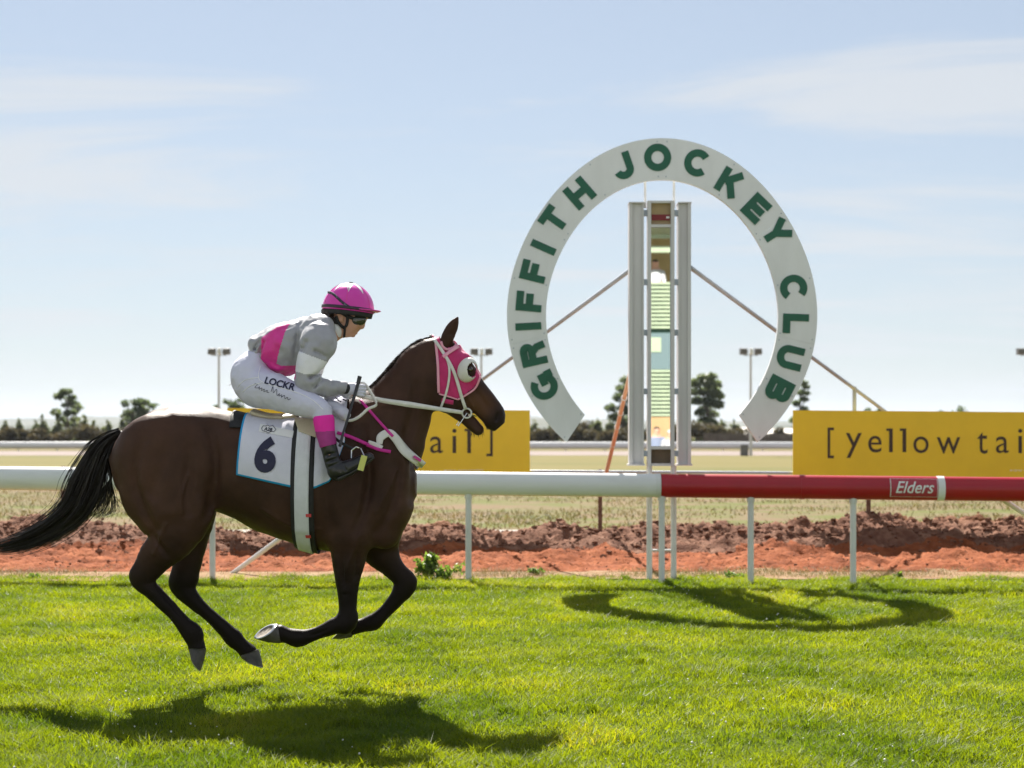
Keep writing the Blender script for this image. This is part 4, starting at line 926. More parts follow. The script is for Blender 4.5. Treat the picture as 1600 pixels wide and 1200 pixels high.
def coat_material():
    m = bpy.data.materials.new('bay_coat'); m.use_nodes = True; t = m.node_tree; p = t.nodes['Principled BSDF']
    tcn = t.nodes.new('ShaderNodeTexCoord'); sp = t.nodes.new('ShaderNodeSeparateXYZ'); t.links.new(tcn.outputs['Object'], sp.inputs[0])
    n = t.nodes.new('ShaderNodeTexNoise'); n.inputs['Scale'].default_value = 2.6; n.inputs['Detail'].default_value = 9; n.inputs['Roughness'].default_value = .62; t.links.new(tcn.outputs['Object'], n.inputs['Vector'])
    r = t.nodes.new('ShaderNodeValToRGB'); e = r.color_ramp.elements; e[0].position = .3; e[0].color = (.022, .0108, .0080, 1); e[1].position = .74; e[1].color = (.084, .041, .026, 1); t.links.new(n.outputs['Fac'], r.inputs[0])
    # black points: lower legs
    ad = t.nodes.new('ShaderNodeMath'); ad.operation = 'MULTIPLY_ADD'; ad.inputs[1].default_value = .16; t.links.new(n.outputs['Fac'], ad.inputs[0]); t.links.new(sp.outputs['Z'], ad.inputs[2])
    mr = t.nodes.new('ShaderNodeMapRange'); mr.interpolation_type = 'SMOOTHSTEP'; mr.inputs['From Min'].default_value = .64; mr.inputs['From Max'].default_value = 1.02; t.links.new(ad.outputs[0], mr.inputs['Value'])
    mx = t.nodes.new('ShaderNodeMix'); mx.data_type = 'RGBA'; mx.inputs['A'].default_value = (.0075, .0055, .005, 1); t.links.new(mr.outputs[0], mx.inputs['Factor']); t.links.new(r.outputs[0], mx.inputs['B'])
    # tan muzzle sides
    vm = t.nodes.new('ShaderNodeVectorMath'); vm.operation = 'DISTANCE'; c = H2(748, 632); vm.inputs[1].default_value = (c[0] - HB.x, -.07, c[1]); t.links.new(tcn.outputs['Object'], vm.inputs[0])
    m2 = t.nodes.new('ShaderNodeMapRange'); m2.interpolation_type = 'SMOOTHSTEP'; m2.inputs['From Min'].default_value = .03; m2.inputs['From Max'].default_value = .13; m2.inputs['To Min'].default_value = .75; m2.inputs['To Max'].default_value = 0; t.links.new(vm.outputs['Value'], m2.inputs['Value'])
    mz = t.nodes.new('ShaderNodeMix'); mz.data_type = 'RGBA'; t.links.new(m2.outputs[0], mz.inputs['Factor']); t.links.new(mx.outputs['Result'], mz.inputs['A']); mz.inputs['B'].default_value = (.105, .048, .022, 1)
    # dark nose and lips
    v3 = t.nodes.new('ShaderNodeVectorMath'); v3.operation = 'DISTANCE'; c = H2(783, 660); v3.inputs[1].default_value = (c[0] - HB.x, 0, c[1]); t.links.new(tcn.outputs['Object'], v3.inputs[0])
    m3 = t.nodes.new('ShaderNodeMapRange'); m3.interpolation_type = 'SMOOTHSTEP'; m3.inputs['From Min'].default_value = .06; m3.inputs['From Max'].default_value = .12; m3.inputs['To Min'].default_value = .85; m3.inputs['To Max'].default_value = 0; t.links.new(v3.outputs['Value'], m3.inputs['Value'])
    mw = t.nodes.new('ShaderNodeMix'); mw.data_type = 'RGBA'; t.links.new(m3.outputs[0], mw.inputs['Factor']); t.links.new(mz.outputs['Result'], mw.inputs['A']); mw.inputs['B'].default_value = (.014, .011, .011, 1)
    t.links.new(mw.outputs['Result'], p.inputs['Base Color'])
    p.inputs['Roughness'].default_value = .40; p.inputs['Specular IOR Level'].default_value = .20; p.inputs['Specular Tint'].default_value = (.95, .80, .72, 1); p.inputs['Sheen Weight'].default_value = 0; p.inputs['Sheen Roughness'].default_value = .35; p.inputs['Sheen Tint'].default_value = (.75, .5, .35, 1)
    # lie of the hair: fine streaks, slightly wavy
    mpn = t.nodes.new('ShaderNodeMapping'); mpn.inputs['Scale'].default_value = (40, 160, 160); t.links.new(tcn.outputs['Object'], mpn.inputs[0])
    n2 = t.nodes.new('ShaderNodeTexNoise'); n2.inputs['Scale'].default_value = 3; n2.inputs['Detail'].default_value = 4; t.links.new(mpn.outputs[0], n2.inputs['Vector'])
    n3 = t.nodes.new('ShaderNodeTexNoise'); n3.inputs['Scale'].default_value = 14; n3.inputs['Detail'].default_value = 3; t.links.new(tcn.outputs['Object'], n3.inputs['Vector'])
    b1 = t.nodes.new('ShaderNodeBump'); b1.inputs['Strength'].default_value = .10; b1.inputs['Distance'].default_value = .012; t.links.new(n3.outputs['Fac'], b1.inputs['Height'])
    b2 = t.nodes.new('ShaderNodeBump'); b2.inputs['Strength'].default_value = .55; b2.inputs['Distance'].default_value = .002; t.links.new(n2.outputs['Fac'], b2.inputs['Height']); t.links.new(b1.outputs[0], b2.inputs['Normal']); t.links.new(b2.outputs[0], p.inputs['Normal'])
    rm = t.nodes.new('ShaderNodeMapRange'); rm.inputs['To Min'].default_value = .36; rm.inputs['To Max'].default_value = .60; t.links.new(n3.outputs['Fac'], rm.inputs['Value']); t.links.new(rm.outputs[0], p.inputs['Roughness'])
    return m
M_coat = coat_material()
M_hoof = mat('hoof_horn', (.045, .04, .038), (.10, .088, .08), rough=.55, scale=14, bump=.2, bscale=40)
M_sole = mat('hoof_sole', (.30, .26, .21), (.17, .14, .11), rough=.8, scale=20, bump=.5, bscale=40)
M_shoe = mat('racing_plate', (.55, .55, .56), rough=.35, metal=.9)
M_hair = mat('black_hair', (.009, .007, .006), (.020, .014, .010), spec=.35, rough=.45, scale=30)
horse = empty('horse', HB, 'dark bay racehorse galloping with all four feet off the ground', 'horse')
put('body', V, F, M_coat, horse)
# hooves: coronet ring -> ground ring, sole and plate
def hoof(c0, r0, d0, c1, r1, d1, l, lw, sh=0.0):
    n = 22; Vv = []; rings = []
    for q in (0, .12, .55, 1.0):
        px = c0[0] + (c1[0] - c0[0]) * q; py = c0[1] + (c1[1] - c0[1]) * q; rr_ = r0 + (r1 - r0) * q; dx = d0[0] + (d1[0] - d0[0]) * q; dy = d0[1] + (d1[1] - d0[1]) * q; k = math.hypot(dx, dy); dx /= k; dy /= k
        g = 1.04 if q == .12 else 1.0
        for j in range(n):
            a = 2 * math.pi * j / n; e_ = math.cos(a) * rr_ * g * (1 if math.cos(a) > 0 else .92); kq = sh * q * math.sin(a) / max(1, math.hypot(c1[0] - c0[0], c1[1] - c0[1])); x, z = H2(px + dx * e_ + (c1[0] - c0[0]) * kq, py + dy * e_ + (c1[1] - c0[1]) * kq, l); Vv.append((x, YH + l + math.sin(a) * (lw[0] + (lw[1] - lw[0]) * q) * g, z))
    o = put('hoof', Vv, [grid_faces(4, n, True), np.array([list(range(n))])], M_hoof, horse)
    k = math.hypot(*d1); dx, dy = d1[0] / k, d1[1] / k; nx_, ny_ = c1[0] - c0[0], c1[1] - c0[1]; k = math.hypot(nx_, ny_); nx_, ny_ = nx_ / k, ny_ / k
    S = []
    for rad, dep in ((1.0, .0), (1.0, 1.6), (.78, 1.6), (.74, .2), (.25, -1.0)):
        for j in range(n):
            a = 2 * math.pi * j / n; e_ = math.cos(a) * r1 * rad; dq = dep + sh * rad * math.sin(a); x, z = H2(c1[0] + dx * e_ + nx_ * dq, c1[1] + dy * e_ + ny_ * dq, l); S.append((x, YH + l + math.sin(a) * lw[1] * rad, z))
    put('sole', S, [grid_faces(5, n, True), np.array([[4 * n + j for j in range(n)]])], [M_shoe, M_sole], o, midx=[0 if i < 2 * n else 1 for i in range(4 * n)] + [1])
hoof((308.5, 1012), 13.5, (1, .0), (306, 1036), 13.8, (.58, .82), n_ + .02, (.041, .056))
hoof((389, 1019), 15, (.9, -.3), (395, 1035), 17.5, (.92, .40), f_ - .015, (.041, .056))
hoof((438, 990), 14.5, (.15, 1), (415, 987), 19.0, (-.78, .60), a_, (.041, .058), 9.0)
hoof((549, 981), 13.5, (.15, 1), (531, 987), 16.5, (-.70, .66), b_, (.041, .056))
# eyes
M_eye = mat('dark_eye', (.012, .007, .004), rough=.08, coat=1.0)
def ball(name, c, r, m, parent, sc=(1, 1, 1), n=14):
    Vv = [(c[0] + r * sc[0] * math.sin(math.pi * i / n) * math.cos(2 * math.pi * j / 20), c[1] + r * sc[1] * math.sin(math.pi * i / n) * math.sin(2 * math.pi * j / 20), c[2] + r * sc[2] * math.cos(math.pi * i / n)) for i in range(n + 1) for j in range(20)]
    return put(name, Vv, grid_faces(n + 1, 20, True), m, parent)
for s in (-1, 1):
    x, z = H2(733, 577, s * .09); ball('eye', (x, YH + s * .088, z), .021, M_eye, horse)

def hair_strands(name, roots, guide, n_seg, w, parent, m=M_hair):
    """flat tapering strands: roots (n,k,3) control points already laid out"""
    P = np.stack([spline(r, n_seg) for r in roots]); n = len(P); t_ = np.gradient(P, axis=1); t_ /= np.linalg.norm(t_, axis=2)[..., None] + 1e-9
    ref = rng.standard_normal((n, 1, 3)); sd = np.cross(t_, ref); sd /= np.linalg.norm(sd, axis=2)[..., None] + 1e-9
    wt = (w * (0.6 + .8 * rng.random((n, 1, 1)))) * np.interp(np.linspace(0, 1, n_seg), [0, .15, .7, 1], [.8, 1, .8, .08])[None, :, None]
    Vv = np.stack([P - sd * wt / 2, P + sd * wt / 2], 2).reshape(-1, 3)
    b = (np.arange(n)[:, None] * n_seg + np.arange(n_seg - 1)[None]).ravel() * 2; F_ = np.stack([b, b + 1, b + 3, b + 2], 1)
    return put(name, Vv, F_, m, parent)
# tail: full skirt of hair streaming back from the dock
cl = np.array([(190, 677), (172, 688), (156, 706), (143, 735), (131, 765), (116, 795), (92, 818), (58, 838), (22, 851), (-14, 858)], float)
hwid = np.array([7, 10, 14, 17, 18, 15, 12, 9.5, 7.5, 4.5], float)
tn = np.gradient(cl, axis=0); tn /= np.linalg.norm(tn, axis=1)[:, None]; nrm = np.stack([-tn[:, 1], tn[:, 0]], 1)
roots = []
for i_ in range(2300):
    u = np.clip(rng.normal(0, .5), -1.3, 1.3); v = np.clip(rng.normal(0, .5), -1.1, 1.1); stop = rng.choice([10, 10, 9, 9, 8, 7, 6]); d_ = rng.normal(0, .09); pts = []
    for j in range(stop):
        uu = u + d_ * j + .05 * rng.standard_normal(); q = cl[j] + nrm[j] * uu * hwid[j]; l = v * np.interp(j, [0, 2, 5, 9], [.025, .06, .075, .03]) + .004 * rng.standard_normal()
        x, z = H2(q[0], q[1], l); pts.append((x, YH + l, z))
    roots.append(np.array(pts))
for i_ in range(150):                         # loose locks falling off the inner edge
    e_ = rng.random(); st = np.array([168 + rng.uniform(-8, 6), 712 + rng.uniform(-12, 10)]); pts = []
    for q in (st, (170 + 6 * e_, 742), (178 - 20 * e_ + rng.normal(0, 3), 770), (182 - 46 * e_ + rng.normal(0, 4), 792 + 8 * rng.random()), (168 - 46 * e_ + rng.normal(0, 6), 805 + 10 * rng.random())):
        l = rng.normal(0, .03); x, z = H2(q[0], q[1], l); pts.append((x, YH + l, z))
    roots.append(np.array(pts))
tailo = hair_strands('tail', roots, None, 26, .0034, horse)
tf = Field((-3.15, -.14, .72), (-2.2, .14, 1.56), .008)
tf.chain([HC(c[0], c[1], 0, w * .62, .018 + .03 * min(1, i / 3.) * (1 if i < 7 else .6)) for i, (c, w) in enumerate(zip(cl[:7], hwid))], .02)
V, F = tf.nets(); V[:, 1] += YH; put('tail_core', V, F, M_hair, tailo)
# mane: short hair along the crest
roots = []; cr = spline(np.array(crest[1:-1]), 400)
for i_ in range(3200):
    k = rng.integers(0, 395); p_ = cr[k]; tg = cr[k + 4] - cr[k]; tg /= np.linalg.norm(tg); up_ = np.array([tg[1], -tg[0]]); ln = rng.uniform(1.5, 6.0) * (1 if k < 330 else .5); l0 = rng.normal(0, .014); l1 = l0 + rng.uniform(.0, .05)
    pts = [p_ - up_ * 5, p_ + up_ * ln * .45 - tg * 1.0, p_ + up_ * ln * rng.uniform(.6, 1.0) - tg * rng.uniform(1, 10)]; out_ = []
    for q, l in zip(pts, (l0, l0 + .005, l1)): x, z = H2(q[0], q[1], l); out_.append((x, YH + l, z))
    roots.append(np.array(out_))
hair_strands('mane', roots, None, 6, .0018, horse, mat('mane_hair', (.018, .011, .008), (.03, .018, .012), rough=.85, spec=.1, scale=30))
roots = []
for i_ in range(60):                          # whiskers on the chin
    q = np.array([rng.uniform(735, 756), rng.uniform(672, 680)]); l = rng.normal(0, .02); x, z = H2(q[0], q[1], l); roots.append(np.array([(x, YH + l, z + .01), (x + .002, YH + l, z - .006), (x + rng.normal(0, .006), YH + l, z - rng.uniform(.01, .028))]))
hair_strands('whiskers', roots, None, 4, .0016, horse)

# ================================================================== TACK
def on_side(P, iso, side=-1, field=None):
    """picture points laid on the horse's flank: (n,2) px -> world"""
    P = np.asarray(P, float); y0 = side * .40
    A = np.array([H2(p[0], p[1], y0 * .6) for p in P.reshape(-1, 2)]); O = np.stack([A[:, 0], np.full(len(A), y0), A[:, 1]], 1)
    D = np.tile(np.array([0, -side, 0.0]), (len(O), 1)); Q, hit = (field or hf).cast(O, D, .44, iso); Q[:, 1] += YH
    return Q.reshape(P.shape[:-1] + (3,))
def strap(name, pts, wpx, iso, m, parent, side=-1, n=40, nw=4, thick=.003, field=None, lift=.004):
    C = spline(np.array(pts, float), n); wd = np.interp(np.linspace(0, 1, n), np.linspace(0, 1, len(wpx)), wpx) if isinstance(wpx, (list, tuple)) else np.full(n, wpx)
    t_ = np.gradient(C, axis=0); t_ /= np.linalg.norm(t_, axis=1)[:, None]; nn = np.stack([-t_[:, 1], t_[:, 0]], 1)
    G = np.stack([C + nn * (wd * q)[:, None] for q in np.linspace(-.5, .5, nw)], 1)
    Q = on_side(G, iso, side, field)
    yv = Q[:, :, 1]                              # ease sharp jumps across the strap and along it
    for _ in range(3): yv[1:-1] = (yv[:-2] + 2 * yv[1:-1] + yv[2:]) / 4
    Q[:, :, 1] = yv + side * lift * .3
    F_ = grid_faces(n, nw); o = put(name, Q.reshape(-1, 3), F_ if side < 0 else F_[:, ::-1], m, parent)
    sm = o.modifiers.new('thickness', 'SOLIDIFY'); sm.thickness = thick; sm.offset = 0
    return o
def girdle(name, xf, zbot, iso, m, parent, nu=24, nv=64, x0=None, x1=None, full=False, thick=.004, midf=None, wrinkle=0.0):
    """cloth or band wrapped over the back: x from xf(u, z), hanging to zbot(x) on both sides (full = right round the belly)"""
    us = np.linspace(0, 1, nu); V_ = np.zeros((nu, nv, 3)); zc = H2(0, 745)[1]
    for it in range(3):
        if it == 0: Zg = np.full((nu, nv), zc)
        Xg = np.stack([xf(us, Zg[:, j]) for j in range(nv)], 1)
        if full: th = np.tile(np.linspace(-math.pi, math.pi, nv), (nu, 1))
        else:
            th = np.zeros((nu, nv))
            for i in range(nu):
                ts = np.linspace(.2, 2.3, 90); x_ = xf(us[i:i + 1], np.array([zc]))[0]
                O = np.stack([np.full(90, x_), -np.sin(ts) * .46, zc + np.cos(ts) * .60], 1); D = np.stack([ts * 0, np.sin(ts) * .46, -np.cos(ts) * .60], 1); D /= np.linalg.norm(D, axis=1)[:, None]
                Q, _ = hf.cast(O, D, .6, iso); zb = zbot(x_); zq = np.minimum.accumulate(Q[:, 2]); tb = np.interp(-zb, -zq, ts); th[i] = np.linspace(-tb, tb, nv)
        O = np.stack([Xg, np.sin(th) * .46, zc + np.cos(th) * .60], -1); D = np.stack([Xg * 0, -np.sin(th) * .46, -np.cos(th) * .60], -1); D /= np.linalg.norm(D, axis=-1)[..., None]
        Q, _ = hf.cast(O.reshape(-1, 3), D.reshape(-1, 3), .62, iso); Q = Q.reshape(nu, nv, 3); Zg = Q[..., 2]
    if wrinkle: Q[..., 1] += np.sign(Q[..., 1]) * wrinkle * fbm(Q[..., 0] * 9 + Q[..., 2] * 5, Q[..., 2] * 3, 0, 3) * np.clip((zc + .2 - Q[..., 2]) * 4, 0, 1)
    Q[..., 1] += YH
    mi = None
    if midf is not None: mi = midf(nu, nv)
    o = put(name, Q.reshape(-1, 3), grid_faces(nu, nv), m, parent, midx=mi)
    if thick: sm = o.modifiers.new('thickness', 'SOLIDIFY'); sm.thickness = thick; sm.offset = 0
    return o
M_cloth = mat('white_cotton', (.70, .70, .79), (.63, .63, .72), rough=.85, scale=7, bump=.25, bscale=260)
M_blue = mat('sky_blue_binding', (.01, .30, .62), rough=.7)
M_navy = mat('navy_print', (.012, .012, .045), rough=.6)
M_black = mat('black_webbing', (.010, .010, .011), (.018, .018, .018), rough=.7, scale=40)
M_elastic = mat('white_elastic', (.72, .74, .77), (.66, .68, .71), rough=.75, scale=20, bump=.3, bscale=300)
M_cream = mat('cream_leather', (.60, .53, .38), (.52, .45, .32), rough=.5, scale=9, bump=.15, bscale=90)
M_pinkstrap = mat('magenta_webbing', (.62, .02, .30), (.52, .015, .25), rough=.55, scale=30)
M_wstrap = mat('white_bridle_plastic', (.72, .71, .66), (.64, .63, .58), rough=.4, scale=20)
M_pink = mat('pink_hood_fabric', (.60, .025, .17), (.47, .015, .12), rough=.75, scale=9, bump=.3, bscale=220, sheen=.3)
M_pinkpipe = mat('pale_pink_piping', (.80, .36, .47), rough=.6)
M_steel = mat('bright_steel', (.72, .72, .70), rough=.2, metal=1.0)

# saddle cloth
cl_root = empty('saddle_cloth', (H2(455, 0)[0], YH, H2(0, 655)[1]), 'white numbered saddle cloth with blue binding over the horse\'s back', 'saddle cloth')
xL = lambda z: 387 - (EYE - z - (646 - HOR) / SC) * SC * .066
zb_px = lambda px: np.interp(px, [380, 466, 500, 524, 536, 545], [740, 759, 761, 750, 716, 690])
def cloth_x(u, z):
    pxz = HOR - (np.asarray(z) - EYE) * SC; l = np.interp(pxz, [640, 740], [387, 381]); r_ = 545.0
    return (l + (r_ - l) * u - 800) / SC
zb = lambda x: H2(0, zb_px(800 + x * SC) * 1.0)[1]
def bord(nu, nv):
    mi = np.zeros((nu - 1, nv - 1), int); mi[:1] = 1; mi[:, :1] = 1; mi[:, -1:] = 1; return mi.ravel()
# radial columns follow the hem, so the binding is one row of faces along hem and back edge
girdle('cloth', lambda u, z: cloth_x(np.where(u < .0201, u * .018 / .0201, .018 + (u - .0201) * (1 - .018) / (1 - .0201)), z), zb, .012, [M_cloth, M_blue], cl_root, nu=51, nv=110, midf=bord, wrinkle=.004)
girdle('under_pad', lambda u, z: (367 + 24 * u - 800) / SC + 0 * np.asarray(z), lambda x: H2(0, 668)[1], .009, M_black, cl_root, nu=8, nv=60)
def decal(name, s, c, wpx, hpx, rot, m, parent, iso, off=0.0, shear=0.0, field=None, fn=None):
    V2, F2 = text2d(s, 1.0, off, shear, maxlen=.12); lo, hi = V2.min(0), V2.max(0); V2 = (V2 - (lo + hi) / 2) / (hi - lo) * np.array([wpx, hpx])
    ca, sa = math.cos(R(rot)), math.sin(R(rot)); P = np.stack([c[0] + V2[:, 0] * ca - V2[:, 1] * sa, c[1] - (V2[:, 0] * sa + V2[:, 1] * ca)], 1)
    Q = (fn or (lambda p: on_side(p, iso)))(P); return put_poly(name, Q, F2, m, parent)
decal('number', '6', (416.5, 710), 34, 57, -3, M_navy, cl_root, .0185, .055)
def patch(name, quad, m, parent, iso, n=10, lift=0.0):
    q = np.array(quad, float); u = np.linspace(0, 1, n); G = np.array([[(q[0] * (1 - a) + q[1] * a) * (1 - b2) + (q[3] * (1 - a) + q[2] * a) * b2 for a in u] for b2 in u]); Q = on_side(G, iso)
    return put(name, Q.reshape(-1, 3), grid_faces(n, n), m, parent)
patch('logo_patch', [(404, 662), (458, 673), (457, 684), (403, 674)], mat('white_patch', (.80, .80, .80), rough=.7), cl_root, .0175)
decal('patch_lettering', 'A2B', (418, 670.5), 13, 5.5, -10, M_navy, cl_root, .0205, .03)
mb = MB()
out_px = [(407, 669), (409, 665), (413, 665.5), (416, 664), (419, 666), (424, 664.5), (427, 668), (430, 671), (427, 674.5), (422, 674), (419, 676.5), (414, 674), (409, 673), (407, 669)]
Q = on_side(np.array(out_px), .0200); mb.tube([tuple(q) for q in Q], .0016, 5); mb.build('map_outline', M_navy, cl_root)
# saddle
sd = empty('racing_saddle', (H2(450, 0)[0], YH, H2(0, 650)[1]), 'tiny cream racing saddle under the jockey with white girth and stirrups', 'saddle')
sf = Field((H2(380, 0)[0], -.26, H2(0, 705)[1]), (H2(520, 0)[0], .26, H2(0, 610)[1]), .006)
sf.chain([HC(398, 645, 0, 6, .12), HC(420, 651, 0, 6, .13), HC(455, 652, 0, 7, .12), HC(485, 644, 0, 9, .10), HC(500, 634, 0, 8, .06)], .02)
V, F = sf.nets(); V[:, 1] += YH; put('seat', V, F, M_cream, sd)
for s in (-1, 1):
    q = np.array([(456, 652), (493, 655), (494, 684), (466, 674)], float); n = 12; u = np.linspace(0, 1, n)
    G = np.array([[(q[0] * (1 - a) + q[1] * a) * (1 - b2) + (q[3] * (1 - a) + q[2] * a) * b2 for a in u] for b2 in u]); Q = on_side(G, .022, s); Fg = grid_faces(n, n)
    o = put('flap', Q.reshape(-1, 3), Fg if s < 0 else Fg[:, ::-1], M_cream, sd); sm = o.modifiers.new('thickness', 'SOLIDIFY'); sm.thickness = .006
gx = lambda c0, c1, w: (lambda u, z: (np.interp(HOR - (np.asarray(z) - EYE) * SC, [680, 860], [c0, c1]) + (u - .5) * w - 800) / SC)
girdle('surcingle', gx(483, 481, 35), None, .0155, M_black, sd, nu=8, nv=150, full=True, thick=.003)
girdle('girth', gx(483, 479.5, 21.5), None, .0205, M_elastic, sd, nu=6, nv=150, full=True, thick=.003)
M_tick = mat('red_print', (.62, .06, .07), rough=.6)
for c in ((483, 805), (480.5, 839)):
    patch('print_mark', [(c[0] - 4, c[1] - 2.5), (c[0] + 4.5, c[1] - 2.5), (c[0] + 4.5, c[1] + 2.5), (c[0] - 4, c[1] + 2.5)], M_tick, sd, .0255, 4)
# breastplate: white yoke round the chest with magenta straps
bp = empty('breastplate', (H2(620, 0)[0], YH, H2(0, 700)[1]), 'white breastplate with magenta straps across the horse\'s shoulder', 'breastplate')
for s in (-1, 1):
    strap('chest_band', [(592, 694), (594, 683), (606, 676.5), (616, 684), (630, 703), (646, 718), (658, 729)], [9, 13, 12, 13, 14, 13, 12], .010, M_wstrap, bp, s, 60, 5, .004)
    strap('shoulder_strap', [(560, 624), (580, 646), (598, 666), (613, 682)], 4.2, .013, M_pinkstrap, bp, s, 40, 3)
    strap('side_strap', [(526, 676), (548, 683), (575, 695)], 5.0, .016, M_pinkstrap, bp, s, 36, 3)
    strap('strap_keeper', [(574, 692), (586, 696), (596, 701)], 9.0, .012, M_wstrap, bp, s, 16, 4)
    strap('strap_end', [(572, 695), (590, 702), (610, 706)], 5.0, .018, M_pinkstrap, bp, s, 24, 3)
patch('print_mark', [(646, 711.5), (656, 719), (654, 723), (644, 715)], M_pinkstrap, bp, .0155, 4)

# hood: the head surface pushed out a little and cut to the hood's outline
hood = empty('blinker_hood', (H2(710, 0)[0], YH, H2(0, 580)[1]), 'magenta racing hood with white eye cups on the horse\'s head', 'hood')
hd = Field((H2(664, 0)[0], -.16, H2(0, 640)[1]), (H2(760, 0)[0], .16, H2(0, 515)[1]), .0045)
ii = np.indices(hd.n).reshape(3, -1).T * hd.h + hd.lo; hd.D = hf.sample(ii).astype(np.float32).reshape(hd.n)
HPOLY = [(677, 520), (679.5, 540), (682, 570), (683, 614), (714, 624), (728, 616), (742, 605), (752.5, 586), (745, 571), (731, 551), (717, 534), (708, 541), (697, 543.5), (689, 537), (686, 520)]
V, F = hd.nets(.006); px = 800 + V[:, 0] * SC; py = HOR - (V[:, 2] - EYE) * SC; kx = YH / (YH + V[:, 1]); px = 800 + (px - 800) * kx; py = HOR + (py - HOR) * kx
ins = inpoly(px, py, HPOLY) & ~((((px - 735) / 9) ** 2 + ((py - 577) / 12) ** 2) < 1); F = F[ins[F].all(1)]; used = np.unique(F); remap = np.full(len(V), -1); remap[used] = np.arange(len(used)); V = V[used]; F = remap[F]; V[:, 1] += YH
o = put('hood_fabric', V, F, M_pink, hood); sm = o.modifiers.new('thickness', 'SOLIDIFY'); sm.thickness = .003; sm.offset = -1
for s in (-1, 1):
    strap('piping', [(678, 526), (680, 545), (682.5, 572), (683.5, 613)], 4, .008, M_pinkpipe, hood, s, 40, 3)
    strap('piping', [(684, 614.5), (700, 619), (714, 623.5)], 2.2, .008, M_pinkpipe, hood, s, 24, 3)
    strap('piping', [(714, 623.5), (728, 615.5), (742, 604.5), (750, 587)], 2.8, .008, M_pinkpipe, hood, s, 30, 3)
    strap('piping', [(687, 531), (690, 539), (697, 543.5), (706, 541), (712, 535)], 4.0, .009, M_pinkpipe, hood, s, 24, 3)
    strap('lower_tab', [(688, 624), (697, 626.5), (707, 628)], 7, .007, M_pink, hood, s, 16, 3)
    # eye cup: shallow bowl standing off the hood, open towards the front
    c = on_side(np.array([[729, 576.0]]), .002, s)[0]; n1_, n2_ = 14, 36; Vv = []; rx, rz_ = 15.5 / SC, 19.5 / SC; tilt = R(-14)
    for i in range(n1_ + 1):
        a = math.pi / 2 * i / n1_
        for j in range(n2_):
            q = 2 * math.pi * j / n2_; ex = rx * math.sin(a) * math.cos(q); ez = rz_ * math.sin(a) * math.sin(q); Vv.append((c[0] + ex * math.cos(tilt) - ez * math.sin(tilt), c[1] + s * (.052 * math.cos(a) - .012), c[2] + ex * math.sin(tilt) + ez * math.cos(tilt)))
    Vv = np.array(Vv); Fc = grid_faces(n1_ + 1, n2_, True)
    mid = Vv[Fc].mean(1); hole = (((mid[:, 0] - (c[0] + 8.0 / SC)) / (7.6 / SC)) ** 2 + ((mid[:, 2] - (c[2] - 1.0 / SC)) / (11.5 / SC)) ** 2) < 1
    Fc = Fc[~hole]; o = put('eye_cup', Vv, Fc if s > 0 else Fc[:, ::-1], M_wstrap, hood); sm = o.modifiers.new('thickness', 'SOLIDIFY'); sm.thickness = .004; sm.offset = 0
# bridle
br = empty('bridle', (H2(726, 0)[0], YH, H2(0, 640)[1]), 'white bridle with ring bit and long reins to the jockey\'s hand', 'bridle')
for s in (-1, 1):
    strap('cheek_strap', [(675.5, 527), (685, 540), (696, 557), (704, 571), (711, 588), (719, 616), (726, 638)], 5, .0125, M_wstrap, br, s, 60, 3)
    strap('throat_lash', [(696, 556), (700.5, 573), (700, 592), (695, 615), (686.5, 637)], 3.6, .0125, M_wstrap, br, s, 46, 3)
    strap('browband', [(690.5, 556), (700, 548.5), (715, 538)], 5.5, .013, M_pinkpipe, br, s, 30, 4)
    c = on_side(np.array([[728, 645.0]]), .018, s)[0]; mb = MB(); rg = 7.2 / SC
    mb.tube([(c[0] + rg * math.cos(a), c[1], c[2] + rg * math.sin(a)) for a in np.linspace(0, 2 * math.pi, 25)], .0052, 7, caps=False); mb.build('bit_ring', M_wstrap, br, smooth=True)
    mb = MB(); a0 = on_side(np.array([[743, 650.0]]), .006, s)[0]; mb.tube([(c[0] - .05, c[1], c[2] - .075), tuple(c), tuple(a0)], .0035, 6); mb.build('bit_lever', M_steel, br, smooth=True)
mb = MB(); c = [on_side(np.array([[732, 648.0]]), .012, s)[0] for s in (-1, 1)]; mb.tube([tuple(c[0]), tuple(c[1])], .006, 8); mb.build('mouthpiece', M_steel, br, smooth=True)
